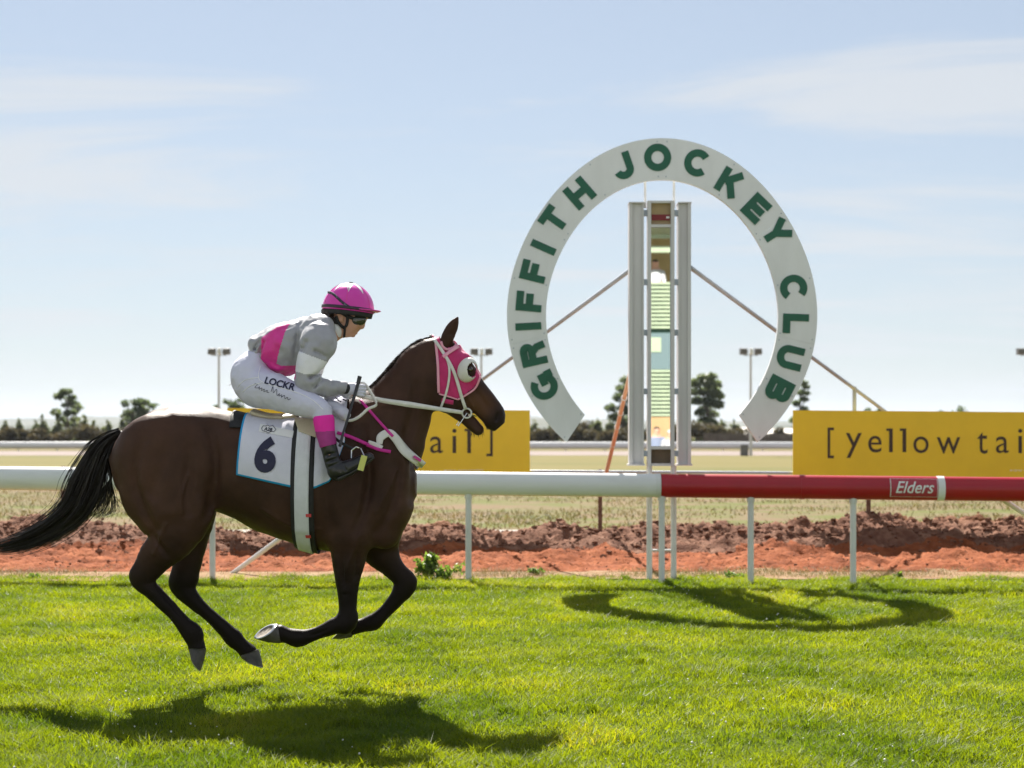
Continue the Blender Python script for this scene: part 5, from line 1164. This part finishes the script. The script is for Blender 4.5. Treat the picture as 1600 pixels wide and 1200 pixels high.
# reins: flat ribbons from the ring to the hands, slack loop below
def ribbon(name, P, w, m, parent, up=(0, 0, 1), n=40, thick=.0035):
    C = spline(np.array(P, float), n); t_ = np.gradient(C, axis=0); t_ /= np.linalg.norm(t_, axis=1)[:, None]; u = np.array(up, float); u = u - t_ * (t_ @ u)[:, None]; u /= np.linalg.norm(u, axis=1)[:, None]
    wd = np.interp(np.linspace(0, 1, n), np.linspace(0, 1, len(w)), w) if isinstance(w, (list, tuple)) else np.full(n, w)
    Q = np.stack([C - u * wd[:, None] / 2, C + u * wd[:, None] / 2], 1).reshape(-1, 3); o = put(name, Q, grid_faces(n, 2), m, parent); sm = o.modifiers.new('thickness', 'SOLIDIFY'); sm.thickness = thick; sm.offset = 0; return o
def HW(px, py, l): x, z = H2(px, py, l); return (x, YH + l, z)
HANDL = -.135
for s in (-1, 1):
    hs = s * abs(HANDL)
    rc = on_side(np.array([[722, 644.0]]), .018, s)[0]
    ribbon('rein', [HW(551, 613, hs), HW(566, 619, hs - .0), HW(600, 626, s * .165), HW(640, 632, s * .145), HW(680, 638, s * .135), tuple(rc)], [.024, .026, .027, .032, .024, .022], M_wstrap, br)
    ribbon('rein_loop', [HW(560, 600, hs), HW(570, 600, hs), HW(582, 618, s * .16), HW(588, 632, s * .175), HW(575, 639, s * .18), HW(560, 652, s * .195), HW(545, 657, s * .21), HW(532, 650, s * .2), HW(520, 640, s * .15)], .016, M_wstrap, br, n=60)

# ================================================================== THE JOCKEY
M_skin = mat('skin', (.56, .31, .215), (.50, .26, .175), rough=.5, scale=14)
M_silk = mat('grey_silk', (.36, .36, .385), (.31, .31, .335), rough=.42, scale=12, bump=.12, bscale=18, sheen=.2)
M_silkp = mat('magenta_silk', (.74, .025, .30), (.64, .02, .24), rough=.42, scale=12, bump=.12, bscale=18, sheen=.2)
M_silkw = mat('white_silk', (.76, .76, .78), (.70, .70, .73), rough=.42, scale=12, bump=.12, bscale=18)
M_breech = mat('white_breeches', (.62, .62, .74), (.56, .56, .69), rough=.55, scale=10, bump=.15, bscale=30)
M_seam = mat('breeches_seam', (.82, .82, .85), rough=.5)
M_boot = mat('black_boot_leather', (.012, .012, .014), (.022, .022, .024), rough=.28, scale=12, bump=.25, bscale=22)
M_glove = mat('white_glove', (.66, .67, .76), (.58, .59, .69), rough=.7, scale=20, bump=.2, bscale=120)
M_hot = mat('hot_pink_gaiter', (.86, .012, .40), (.80, .012, .36), rough=.6, scale=20, bump=.15, bscale=150)
M_hotd = mat('plum_gaiter', (.40, .03, .24), (.34, .025, .20), rough=.6, scale=20)
M_helm = mat('pink_cap_silk', (.72, .035, .42), (.62, .03, .36), rough=.32, scale=5, coat=.3)
M_lens = mat('goggle_lens', (.030, .034, .026), rough=.12, coat=.6)
M_hairb = mat('dark_brown_hair', (.018, .011, .008), (.035, .022, .015), rough=.5, scale=40, bump=.6, bscale=60)
jk = empty('person', (H2(450, 0)[0], YH, H2(0, 645)[1]), 'jockey in grey and magenta silks, pink helmet and white breeches crouched in the saddle', 'person')
LO = (H2(352, 0)[0], -.44, H2(0, 768)[1]); HI = (H2(606, 0)[0], .44, H2(0, 434)[1])
def fld(px0, px1, py0, py1, l0=-.44, l1=.44, h=.005): return Field((H2(px0, 0)[0], l0, H2(0, py1)[1]), (H2(px1, 0)[0], l1, H2(0, py0)[1]), h)
def emit(name, f, m, parent, midf=None, iso=0.0):
    V, F = f.nets(iso); mi = None
    if midf is not None:
        c = V[F].mean(1); k = YH / (YH + c[:, 1]); px = 800 + c[:, 0] * SC * k; py = HOR - (c[:, 2] - EYE) * SC * k; mi = midf(px, py, c[:, 1])
    V[:, 1] += YH; return put(name, V, F, m, parent, midx=mi)
# --- body (one continuous figure; clothing sits over it)
bf = fld(360, 604, 436, 766, h=.0048)
bf.chain([HC(541, 480, 0, 29, .076), HC(547, 482, 0, 28, .074)], .03)                                          # skull
bf.chain([HC(552, 496, 0, 18, .062), HC(546, 508, 0, 15.5, .056), HC(542, 516, 0, 11, .042)], .03)            # face to jaw
bf.chain([HC(546, 519, 0, 6.8, .028), HC(551.5, 523.2, 0, 4.0, .02)], .012)                                       # chin
bf.chain([HC(568, 496, 0, 4.5, .026), HC(572, 492, 0, 5.0, .045)], .02)                                         # brow
bf.chain([HC(568, 500, 0, 3.2, .010), HC(567.5, 506, 0, 3.2, .011), HC(566.2, 510.5, 0, 3.4, .016), HC(562, 512, 0, 3.0, .018)], .006)            # nose
bf.chain([HC(559.0, 516, 0, 2.9, .020)], .006); bf.chain([HC(556.2, 520.2, 0, 2.6, .018)], .004)                                   # lips
bf.chain([HC(561.2, 518.3, 0, 1.5, .02)], .002, True)
for s in (-1, 1):
    bf.chain([HC(551, 507, s * .040, 9, .020)], .02)                                                           # cheeks
    bf.chain([HC(531.5, 492, s * .078, 6, .010), HC(533, 499, s * .076, 4, .009)], .006)                         # ears
    bf.chain([HC(531, 493, s * .088, 3, .006)], .003, True)
bf.chain([HC(536, 506, 0, 15, .055), HC(523, 515, 0, 16, .058), HC(508, 520, 0, 18, .07)], .03)                   # neck
bf.chain([HC(508, 520, 0, 20, .12), HC(480, 536, 0, 30, .15), HC(450, 546, 0, 26, .12), HC(424, 556, 0, 17, .10), HC(402, 586, 0, 19, .12)], .04)
for s in (-1, 1):
    bf.chain([HC(500, 520, s * .15, 18, .055), HC(490, 560, s * .225, 11, .036), HC(483, 596, s * .232, 8, .030), HC(512, 606, s * .19, 7, .028), HC(540, 607, s * .142, 6, .022), HC(553, 610, s * .135, 9, .022)], .02)
    bf.chain([HC(398, 596, s * .09, 26, .09), HC(440, 616, s * .19, 20, .07), HC(482, 636, s * .265, 15, .055), HC(503, 643, s * .300, 12, .045), HC(508, 672, s * .320, 10, .040), HC(516, 710, s * .325, 8, .034), HC(524, 737, s * .325, 8, .032), HC(556, 728, s * .325, 6, .032)], .02)
emit('body', bf, M_skin, jk)
# --- breeches
pf_ = fld(355, 530, 540, 706)
pf_.chain([HC(402, 566, 0, 22, .14), HC(394, 584, 0, 31, .165), HC(396, 597, 0, 31, .165)], .02)
for s in (-1, 1):
    pf_.chain([HC(394, 592, s * .085, 31, .105), HC(404, 604, s * .11, 33, .112), HC(440, 616, s * .195, 26, .092), HC(478, 632, s * .262, 20.5, .072), HC(500, 640, s * .296, 16, .060), HC(503, 648, s * .306, 14.5, .056), HC(507, 668, s * .318, 13.5, .050), HC(512, 696, s * .323, 11, .045)], .03)
pf_.noise(.0055, 10.0, 5.0)
emit('breeches', pf_, M_breech, jk)
def on_f(f, P, iso, side=-1):
    P = np.asarray(P, float); A = np.array([H2(p[0], p[1], side * .26) for p in P.reshape(-1, 2)]); O = np.stack([A[:, 0], np.full(len(A), side * .43), A[:, 1]], 1)
    Q, hit = f.cast(O, np.tile([0, -side, 0.0], (len(O), 1)), .43, iso, .003); Q[:, 1] += YH; return Q.reshape(P.shape[:-1] + (3,))
br_o = [o for o in jk.children if o.name.startswith('breeches')][0]
decal('thigh_lettering', 'LOCKR', (438, 599.5), 50, 11.5, -14, M_navy, br_o, 0, .03, fn=lambda P: on_f(pf_, P, .004))
def seam(pts, w=.0022, m=M_seam, iso=.0012, nm='seam'):
    for s in (-1, 1):
        Q = on_f(pf_, spline(np.array(pts, float), 24), iso, s); mb = MB(); mb.tube([tuple(q) for q in Q], w, 5); mb.build(nm, m, br_o, smooth=True)
seam([(402, 571), (402, 588), (410, 597), (440, 606), (470, 615), (492, 626), (508, 640)]); seam([(367, 604), (380, 593), (402, 589)]); seam([(376, 612), (390, 602), (408, 598)])
# handwritten line along the thigh
hw = [(395, 601), (398, 599), (401, 601), (397, 605), (402, 606), (405, 604), (404, 608), (409, 606), (408, 610), (413, 608), (412, 612), (418, 610), (417, 613), (421, 613)]
hw2 = [(424, 612), (427, 604), (428, 614), (433, 608), (434, 618), (438, 615), (437, 619), (442, 617), (441, 621), (446, 618), (447, 623), (451, 621), (452, 625), (456, 623)]
for h_ in (hw, hw2):
    Q = on_f(pf_, spline(np.array(h_, float), 60), .001, -1); mb = MB(); mb.tube([tuple(q) for q in Q], .0016, 4); mb.build('handwriting', M_navy, br_o)
# --- silks
jf = fld(380, 548, 482, 626)
jf.chain([HC(400, 538, 0, 13, .12), HC(416, 546, 0, 26, .155), HC(436, 546, 0, 38, .170), HC(460, 541, 0, 39, .18), HC(484, 530, 0, 36, .18), HC(502, 515, 0, 24, .15), HC(515, 512, 0, 18, .085)], .03)
jf.chain([HC(430, 572, 0, 14, .13), HC(450, 572, 0, 14, .13)], .02)
for s in (-1, 1):
    jf.chain([HC(499, 517, s * .13, 26, .085), HC(494, 538, s * .205, 27, .078)], .03)
    jf.chain([HC(495, 532, s * .20, 27, .075), HC(487, 566, s * .242, 21.5, .066), HC(481, 592, s * .245, 18.5, .060), HC(486, 602, s * .24, 16, .058)], .02)
    jf.chain([HC(482, 597, s * .243, 16, .058), HC(507, 606, s * .20, 13.5, .050), HC(524, 606, s * .165, 10.5, .040), HC(537, 606, s * .142, 8.6, .032)], .02)
# folds: pulled from armpit and elbow
for s in (-1, 1):
    for p0_, p1_, w_ in (((506, 588), (490, 606), 2.0), ((500, 582), (484, 590), 2.0), ((516, 597), (512, 614), 1.6), ((470, 546), (478, 534), 2.5), ((508, 556), (492, 548), 2.0), ((526, 600), (522, 613), 1.4)):
        jf.chain([HC(p0_[0], p0_[1], s * .30, w_, .045), HC(p1_[0], p1_[1], s * .30, w_, .030)], .02, True)
    jf.chain([HC(404, 530, s * .15, 2, .04), HC(396, 545, s * .14, 2, .04)], .012, True); jf.chain([HC(410, 534, s * .16, 2, .03), HC(404, 552, s * .15, 2, .03)], .012, True)
    jf.chain([HC(440, 578, s * .175, 2, .02), HC(424, 566, s * .17, 2, .02)], .02, True); jf.chain([HC(466, 505, s * .17, 2.2, .03), HC(458, 575, s * .19, 2.2, .02)], .03, True)
jf.noise(.009, 9.0, 1.0)
PINK = [(408, 528), (452, 497), (456, 500), (445, 520), (436, 548), (432, 568), (440, 572), (462, 571), (466, 592), (440, 594), (420, 584), (408, 562)]
BAND = [(455, 546), (468, 549), (512, 566), (506, 584), (492, 585), (474, 584), (455, 578)]
def silk_zone(px, py, l):
    z = np.zeros(len(px), int); arm = np.abs(l) > np.where(px < 470, .225, .15)
    z[inpoly(px, py, PINK) & ~(arm & (px > 462))] = 1; z[inpoly(px, py, BAND) & arm] = 2
    return z
jo = emit('jacket', jf, [M_silk, M_silkp, M_silkw], jk, silk_zone)
# collar
cf = fld(505, 545, 488, 534, -.12, .12, .004); cf.chain([HC(514, 508, 0, 19.5, .085), HC(523, 514, 0, 17.5, .074)], .01); cf.chain([HC(545, 502, 0, 14, .12), HC(536, 507, 0, 13, .058), HC(527, 513, 0, 13, .055)], .004, True)
emit('collar', cf, M_silkw, jk)
# --- cuffs and gloves with fingers round the reins
for s in (-1, 1):
    l = s * .137
    gf = fld(530, 578, 590, 632, min(l, 0) - .07 if s < 0 else .03, l + .07 if s > 0 else -.03, .0026)
    gf.chain([HC(541, 606.5, l, 7.4, .027), HC(551, 608, l, 9.6, .024), HC(560, 609.5, l + s * .006, 9.2, .019)], .012)
    for i, (fy, ln) in enumerate(((602.5, 9.5), (607.5, 10.5), (612.5, 10), (616.8, 8))):
        # knuckle out, bend forward, curl back to the palm
        gf.chain([HC(558, fy, l + s * .018, 2.9, .0105), HC(558 + ln, fy + .8, l + s * .020, 2.6, .0098), HC(560 + ln * .95, fy + 2.0, l - s * .006, 2.4, .009), HC(560, fy + 2.2, l - s * .020, 2.2, .0085)], .003)
    gf.chain([HC(550, 602, l - s * .018, 3.4, .011), HC(558, 599.5, l - s * .026, 3.1, .010), HC(566, 602, l - s * .022, 2.6, .009)], .005)
    emit('glove', gf, M_glove, jk)
    wf = fld(530, 552, 594, 620, min(l, 0) - .07 if s < 0 else .03, l + .07 if s > 0 else -.03, .003); wf.chain([HC(533, 606.3, l - s * .0, 9.2, .036), HC(543.5, 607, l, 8.2, .029)], .0)
    emit('cuff', wf, M_black, jk)
# --- gaiters and boots
for s in (-1, 1):
    a, c = (-.42, -.22) if s < 0 else (.22, .42)
    gf = fld(480, 535, 642, 706, a, c, .0035); gf.chain([HC(506, 657, s * .316, 16.2, .058), HC(508.5, 676, s * .321, 14.6, .054), HC(513, 696, s * .325, 13.0, .050)], .01)
    sl, x, y, z = gf.region(gf.lo, gf.lo + gf.n * gf.h)           # cut it off straight at top and bottom
    ztop = H2(0, 651)[1] + (x - H2(506, 0)[0]) * .10; zbt = H2(0, 699)[1] + (x - H2(512, 0)[0]) * .25
    gf.D = np.maximum(gf.D, np.maximum(z - ztop, zbt - z)).astype(np.float32)
    emit('gaiter', gf, [M_hot, M_hotd], jk, lambda px, py, l: (py > 674 - (px - 507) * .05).astype(int))
    bt = fld(495, 592, 682, 764, a, c, .0036)
    bt.chain([HC(513, 694, s * .325, 12.4, .048), HC(518, 716, s * .325, 12.2, .045), HC(525, 734, s * .325, 13.0, .043)], .012)
    bt.chain([HC(526, 738, s * .325, 12.5, .038), HC(545, 731, s * .328, 12, .040), HC(562, 722, s * .33, 9.5, .042), HC(577, 714, s * .33, 6.8, .034)], .015)
    for q in ((508, 712, 524, 708), (510, 722, 527, 716), (514, 730, 532, 722), (534, 722, 540, 734)): bt.chain([HC(q[0], q[1], s * .375, 1.3, .014), HC(q[2], q[3], s * .375, 1.3, .014)], .012, True)
    bt.noise(.0018, 16.0)
    bo = emit('boot', bt, M_boot, jk)
    so = fld(515, 594, 700, 764, a, c, .0036); so.chain([HC(530, 747.5, s * .325, 4.0, .036), HC(552, 737.5, s * .328, 2.6, .038), HC(570, 726, s * .33, 2.6, .040), HC(583, 716, s * .33, 2.2, .028)], .01); emit('sole', so, M_dark, bo)
    # stirrup iron, tread and leather (part of the saddle)
    st = empty('stirrup', (0, 0, 0)); st.parent = sd; st.location = Vector(HW(562, 715, s * .33)) - Vector(sd.location)
    mb = MB(); mb.tube([HW(549, 716, s * .372), HW(549, 704, s * .365), HW(556, 698.5, s * .34), HW(564, 701, s * .318), HW(569, 712, s * .29), HW(568, 733, s * .285)], .0045, 7); mb.build('iron', M_steel, st, smooth=True)
    mb = MB(); mb.tube([HW(564, 701, s * .33), HW(569, 712, s * .372), HW(563, 734, s * .375)], .0045, 7); mb.build('iron', M_steel, st, smooth=True)
    mb = MB(); mb.beam(HW(569.5, 712, s * .376), HW(563, 735, s * .376), .034, .006); mb.build('tread_guard', mat('pale_yellow_rubber', (.60, .62, .16), rough=.6), st)
    mb = MB(); mb.beam(HW(562, 733, s * .29), HW(562, 733, s * .376), .04, .008, up=(0, 0, 1)); mb.build('tread', M_dark, st)
    ribbon('stirrup_leather', [HW(520, 682, s * .29), HW(535, 693, s * .335), HW(553, 702, s * .345)], .016, M_black, st, n=16)
# --- helmet
def helm_pt(th, ph, g=1.0):
    """th from crown down, ph round the head (0 = front, 90 = right side away from the camera)"""
    a = R(-6); x = .147 * math.sin(th) * math.cos(ph) * g; y = .121 * math.sin(th) * math.sin(ph) * g; z = .152 * math.cos(th) * g
    c = HW(544, 484.5, 0); return (c[0] + x * math.cos(a) - z * math.sin(a) * -1 * -1, c[1] + y, c[2] + x * math.sin(a) + z * math.cos(a))
hm = empty('helmet', (0, 0, 0)); hm.parent = jk; hm.location = Vector(HW(544, 484, 0)) - Vector(jk.location)
def dome(name, th0, th1, ph0, ph1, g, m, nt_=16, np_=48, closed=True, thick=.004, wob=None, parent=None):
    V_ = [helm_pt(th0 + (th1 - th0) * i / nt_ if wob is None else th0 + (wob(ph0 + (ph1 - ph0) * j / (np_ if closed else np_ - 1)) - th0) * i / nt_, ph0 + (ph1 - ph0) * j / (np_ if closed else np_ - 1), g) for i in range(nt_ + 1) for j in range(np_)]
    F_ = grid_faces(nt_ + 1, np_, closed); o = put(name, V_, F_, m, parent or hm)
    if thick: sm = o.modifiers.new('thickness', 'SOLIDIFY'); sm.thickness = thick
    return o
dome('shell', .015, R(93), 0, 2 * math.pi, 1.0, M_helm)
dome('rim_band', R(84), R(90.5), 0, 2 * math.pi, 1.036, mat('dark_plum_band', (.035, .016, .035), rough=.5), 2)
dome('skull_liner', R(91), R(104), 0, 2 * math.pi, .965, M_black, 3)
dome('button', .0, R(4.5), 0, 2 * math.pi, 1.05, M_black, 3, 12)
stm = MB()
for k in range(8):                            # white star on the crown
    p0_ = k * math.pi / 4; n = 8
    for i in range(n):
        t0_, t1_ = R(2) + R(50) * i / n, R(2) + R(50) * (i + 1) / n; w0, w1 = math.pi / 8 * (1 - i / n), math.pi / 8 * (1 - (i + 1) / n)
        stm.add([helm_pt(t0_, p0_ - w0, 1.034), helm_pt(t0_, p0_ + w0, 1.034), helm_pt(t1_, p0_ + w1, 1.034), helm_pt(t1_, p0_ - w1, 1.034)], [(0, 1, 2, 3)])
stm.build('crown_star', M_silkw, hm, smooth=True)
for k in range(6):                            # panel seams
    mb = MB(); ph = k * math.pi / 3 + .5; mb.tube([helm_pt(R(a), ph, 1.03) for a in range(3, 92, 6)], .0016, 5); mb.build('seam', M_silkp, hm, smooth=True)
# peak
V_ = []
for i in range(7):
    q = i / 6
    for j in range(17):
        ph = R(-62 + 124 * j / 16); b0 = Vector(helm_pt(R(89), ph, 1.0)); f_out = .044 * math.cos(ph * 1.35) ** .7 * q if abs(ph) < R(66) else 0
        V_.append((b0.x + f_out * math.cos(ph), b0.y + f_out * math.sin(ph), b0.z - .012 * q + .016 * q * q))
o = put('peak', V_, grid_faces(7, 17), M_helm, hm); sm = o.modifiers.new('thickness', 'SOLIDIFY'); sm.thickness = .004
# goggles and straps
gg = empty('goggles', (0, 0, 0)); gg.parent = jk; gg.location = Vector(HW(565, 500, 0)) - Vector(jk.location)
gfl = fld(540, 580, 486, 514, -.09, .09, .0028)
gfl.chain([HC(563, 499, -.030, 9.6, .036), HC(556, 499, -.052, 9.0, .020)], .01); gfl.chain([HC(563, 499, .030, 9.6, .036), HC(556, 499, .052, 9.0, .020)], .01)
gfl.chain([HC(560, 513, 0, 6, .02)], .005, True)
emit('lens', gfl, M_lens, gg)
def headstrap(nm, pts, w, m, parent, g=.002):
    for s in (-1, 1):
        P = spline(np.array(pts, float), 24); A = np.array([H2(p[0], p[1], s * .09) for p in P]); O = np.stack([A[:, 0], np.full(24, s * .16), A[:, 1]], 1); Q, h_ = bf.cast(O, np.tile([0, -s, 0.0], (24, 1)), .16, g + .003, .002); Q[:, 1] += YH
        ribbon(nm, [tuple(q) for q in Q[::3]] + [tuple(Q[-1])], w, m, parent, up=(.6, 0, .4), n=24)
headstrap('temple_strap', [(551, 497), (543, 494), (534, 489)], .02, M_black, gg)
P = [helm_pt(R(a), R(b_), 1.05) for a, b_ in ((89, -78), (80, -96), (70, -112), (61, -130), (57, -150), (56, -180), (57, 150), (61, 130), (70, 112), (80, 96), (89, 78))]
ribbon('elastic', P, .015, mat('goggle_elastic', (.03, .025, .05), (.16, .15, .2), rough=.7, scale=55, lo=.5, hi=.6), gg, up=(0, 0, 1), n=50)
hs_o = hm
headstrap('ear_strap', [(541, 489), (542.5, 499), (540.5, 508), (537, 512)], .017, M_black, hs_o); headstrap('ear_strap', [(525, 494), (528, 503), (533, 509), (537, 512)], .018, M_black, hs_o); headstrap('chin_strap', [(538, 511), (537.5, 518), (536, 526)], .013, M_black, hs_o)
hr = fld(500, 540, 478, 512, -.11, .11, .0035); hr.chain([HC(513, 489, 0, 11, .07), HC(517, 497, 0, 9.5, .074), HC(526, 505, 0, 7, .068)], .02); hr.noise(.007, 34.0); emit('hair', hr, M_hairb, jk)
# whip in the near hand
wh = empty('whip', HW(556, 610, HANDL - .03), 'thin black racing whip held upright in the jockey\'s gloved hand', 'whip')
mb = MB(); mb.tube([HW(562.3, 588, -.155), HW(559.5, 599, -.16)], [.0125, .0115], 10); mb.build('handle_cap', M_dark, wh, smooth=True)
mb = MB(); mb.tube([HW(559.5, 599, -.16), HW(553, 621, -.18), HW(544, 652, -.27), HW(536, 677, -.345), HW(531, 697, -.385)], [.010, .009, .0075, .0075, .009], 9); mb.build('shaft', M_dark, wh, smooth=True)
# white neck pad with printed marks at the withers
nk = empty('wither_pad', HW(528, 640, 0), 'rumpled white wither pad between the jockey\'s knee and the mane', 'pad')
wp = fld(505, 560, 596, 668, -.26, .26, .006)
for s in (-1, 1):
    wp.chain([HC(515, 622, s * .06, 9, .05), HC(530, 612, s * .08, 8, .035), HC(545, 618, s * .10, 7, .03)], .02); wp.chain([HC(517, 636, s * .13, 11, .05), HC(530, 642, s * .16, 11, .045), HC(538, 648, s * .18, 8, .04)], .025)
wp.noise(.008, 13.0, 3.0); emit('pad', wp, M_cloth, nk)
for c, r_ in (((522, 622), 30), ((527, 626), -40), ((533.5, 624), 0)):
    Q = on_f(wp, np.array([(c[0] - 3, c[1] - 1.2), (c[0] + 3, c[1] + 1.2)]), .002); mb = MB(); mb.tube([tuple(Q[0]), tuple(Q[1])], .004, 5); mb.build('printed_mark', M_navy, nk)

# ================================================================== JUDGES' TOWER across the course, seen in the finish mirror
MX = 16.27                                    # mirror plane
YJ = -9.6; DV = 2 * MX - YJ                    # distance of the mirrored front
def J(px, py): return ((px - 800) * DV / FPX, EYE - (py - HOR) * DV / FPX)
xc = J(1032, 0)[0]
jt = empty('judges_tower', (xc, YJ, 0), 'green and cream boarded judges\' tower reflected in the finish mirror', 'tower')
M_board = mat('cream_weatherboard', (.34, .40, .27), (.29, .35, .24), rough=.6, scale=3)
M_greenb = mat('green_weatherboard', (.025, .08, .05), (.035, .10, .065), rough=.6, scale=3)
M_soffit = mat('tan_soffit', (.45, .34, .17), (.40, .30, .15), rough=.7, scale=3)
M_tanb = mat('tan_boards', (.42, .27, .13), (.36, .23, .11), rough=.7, scale=3)
w2 = 1.5
def jbox(nm, z0, z1, y0, y1, m, x0=-w2, x1=w2):
    mb = MB(); mb.box((xc + x0, YJ + y0, z0), (xc + x1, YJ + y1, z1)); return mb.build(nm, m, jt)
zs = lambda py: J(0, py)[1]
jbox('core_wall', .0, zs(443) - 1.07, -2.4, -.12, M_greenb); jbox('parapet', zs(443) - 1.065, zs(442) - .02, -.2, -.12, M_greenb)
z = zs(650); k = 0
while z < zs(443):
    if not (zs(578) - .05 < z < zs(519) + .02): 
        o = jbox('weatherboard', z, z + .062, -.10, -.02, M_board); o.rotation_euler = (0, 0, 0)
    z += .105
jbox('tan_base', .0, zs(650) - .01, -.115, -.05, M_tanb)
jbox('window_pane', zs(577), zs(520), -.115, -.06, mat('window_glass', (.13, .18, .19), rough=.25, spec=.3)); jbox('window_blind', zs(550), zs(527), -.055, -.045, M_board, -.35, .02)
jbox('balcony_back', zs(443) - 1.06, zs(352), -2.4, -2.3, M_soffit); jbox('roof', zs(352), zs(346), -2.5, .5, M_board, -2, 2)
for py0, py1 in ((366, 372), (384, 394)): jbox('blind_slat', zs(py1), zs(py0), -.1, -.05, M_board)
jbox('balcony_floor', zs(443) - 1.065, zs(443) - 1.05, -2.29, -.21, M_soffit)
for x in (-w2 + .05, w2 - .05): jbox('corner_post', zs(442), zs(353), -.12, -.02, M_board, x - .05, x + .05)
def bystander(name, x, y, z0, h, shirt, hair, label, face=1):
    """plain standing figure, one continuous body; arms resting forward"""
    r = empty(name, (x, y, z0), label, 'person'); k = h / 1.75; f = Field((-.45 * k, -.35 * k, -.02), (.45 * k, .45 * k, 1.82 * k), .014)
    c = lambda P, kk=.03: f.chain([tuple(q * k for q in p) for p in P], kk * k)
    c([(0, 0, 1.63, .095, .10), (0, .015, 1.56, .075, .085)]); c([(0, 0, 1.5, .055, .055), (0, 0, 1.42, .07, .06)]); c([(0, 0, 1.38, .17, .10), (0, 0, 1.15, .165, .115), (0, 0, .95, .165, .115)], .05); c([(0, .105, 1.60, .016, .02)], .02)
    for s in (-1, 1):
        c([(s * .19, 0, 1.38, .06, .065), (s * .24, .02, 1.12, .048, .05), (s * .16, .24, 1.06, .038, .038), (s * .12, .30, 1.07, .04, .035)]); c([(s * .09, 0, .92, .09, .095), (s * .10, .01, .5, .062, .065), (s * .10, -.01, .1, .045, .05)]); c([(s * .10, 0, .05, .045, .06), (s * .10, .13, .04, .04, .05)])
    V, F = f.nets(); zc_ = V[F].mean(1) / k; mi = np.zeros(len(F), int); mi[(zc_[:, 2] < 1.44) & (zc_[:, 2] > .93) & (zc_[:, 1] < .2)] = 1; mi[zc_[:, 2] <= .93] = 2; mi[(zc_[:, 2] > 1.655) | ((zc_[:, 2] > 1.52) & (zc_[:, 1] < .0))] = 3
    V = V + np.array([x, y, z0]); put('body', V, F, [M_skin, shirt, M_dark, hair], r, midx=mi)
M_wshirt = mat('white_shirt', (.5, .5, .52), rough=.8); M_bshirt = mat('pale_blue_shirt', (.18, .21, .30), rough=.8); M_grey_hair = mat('grey_hair', (.42, .42, .43), rough=.7); M_gshirt = mat('grey_shirt', (.34, .34, .36), rough=.8)
bystander('person', J(1027, 0)[0], YJ - .60, zs(443) - 1.05, 1.78, M_wshirt, M_hairb, 'man in a white shirt at the tower window, seen in the finish mirror')
bystander('person', J(1023, 0)[0], YJ + .55, 0, 1.70, M_bshirt, M_hairb, 'dark-haired spectator in pale blue seen low in the finish mirror')
bystander('person', J(1042, 0)[0], YJ + .85, 0, 1.62, M_gshirt, M_grey_hair, 'grey-haired spectator seen low in the finish mirror')

# ================================================================== the air: pale even haze out to the hills
hz = MB(); hz.box((-8900, -290, -1.0), (8900, 8200, 130.0)); hz = hz.build('haze', [], None); tag(hz, kind='stuff')
M_haze = bpy.data.materials.new('haze_air'); M_haze.use_nodes = True; t = M_haze.node_tree; t.nodes.clear(); out = t.nodes.new('ShaderNodeOutputMaterial'); v = t.nodes.new('ShaderNodeVolumePrincipled')
v.inputs['Color'].default_value = (.80, .88, 1.0, 1); v.inputs['Density'].default_value = 0.7e-4; v.inputs['Anisotropy'].default_value = .2
t.links.new(v.outputs[0], out.inputs['Volume']); hz.data.materials.append(M_haze)
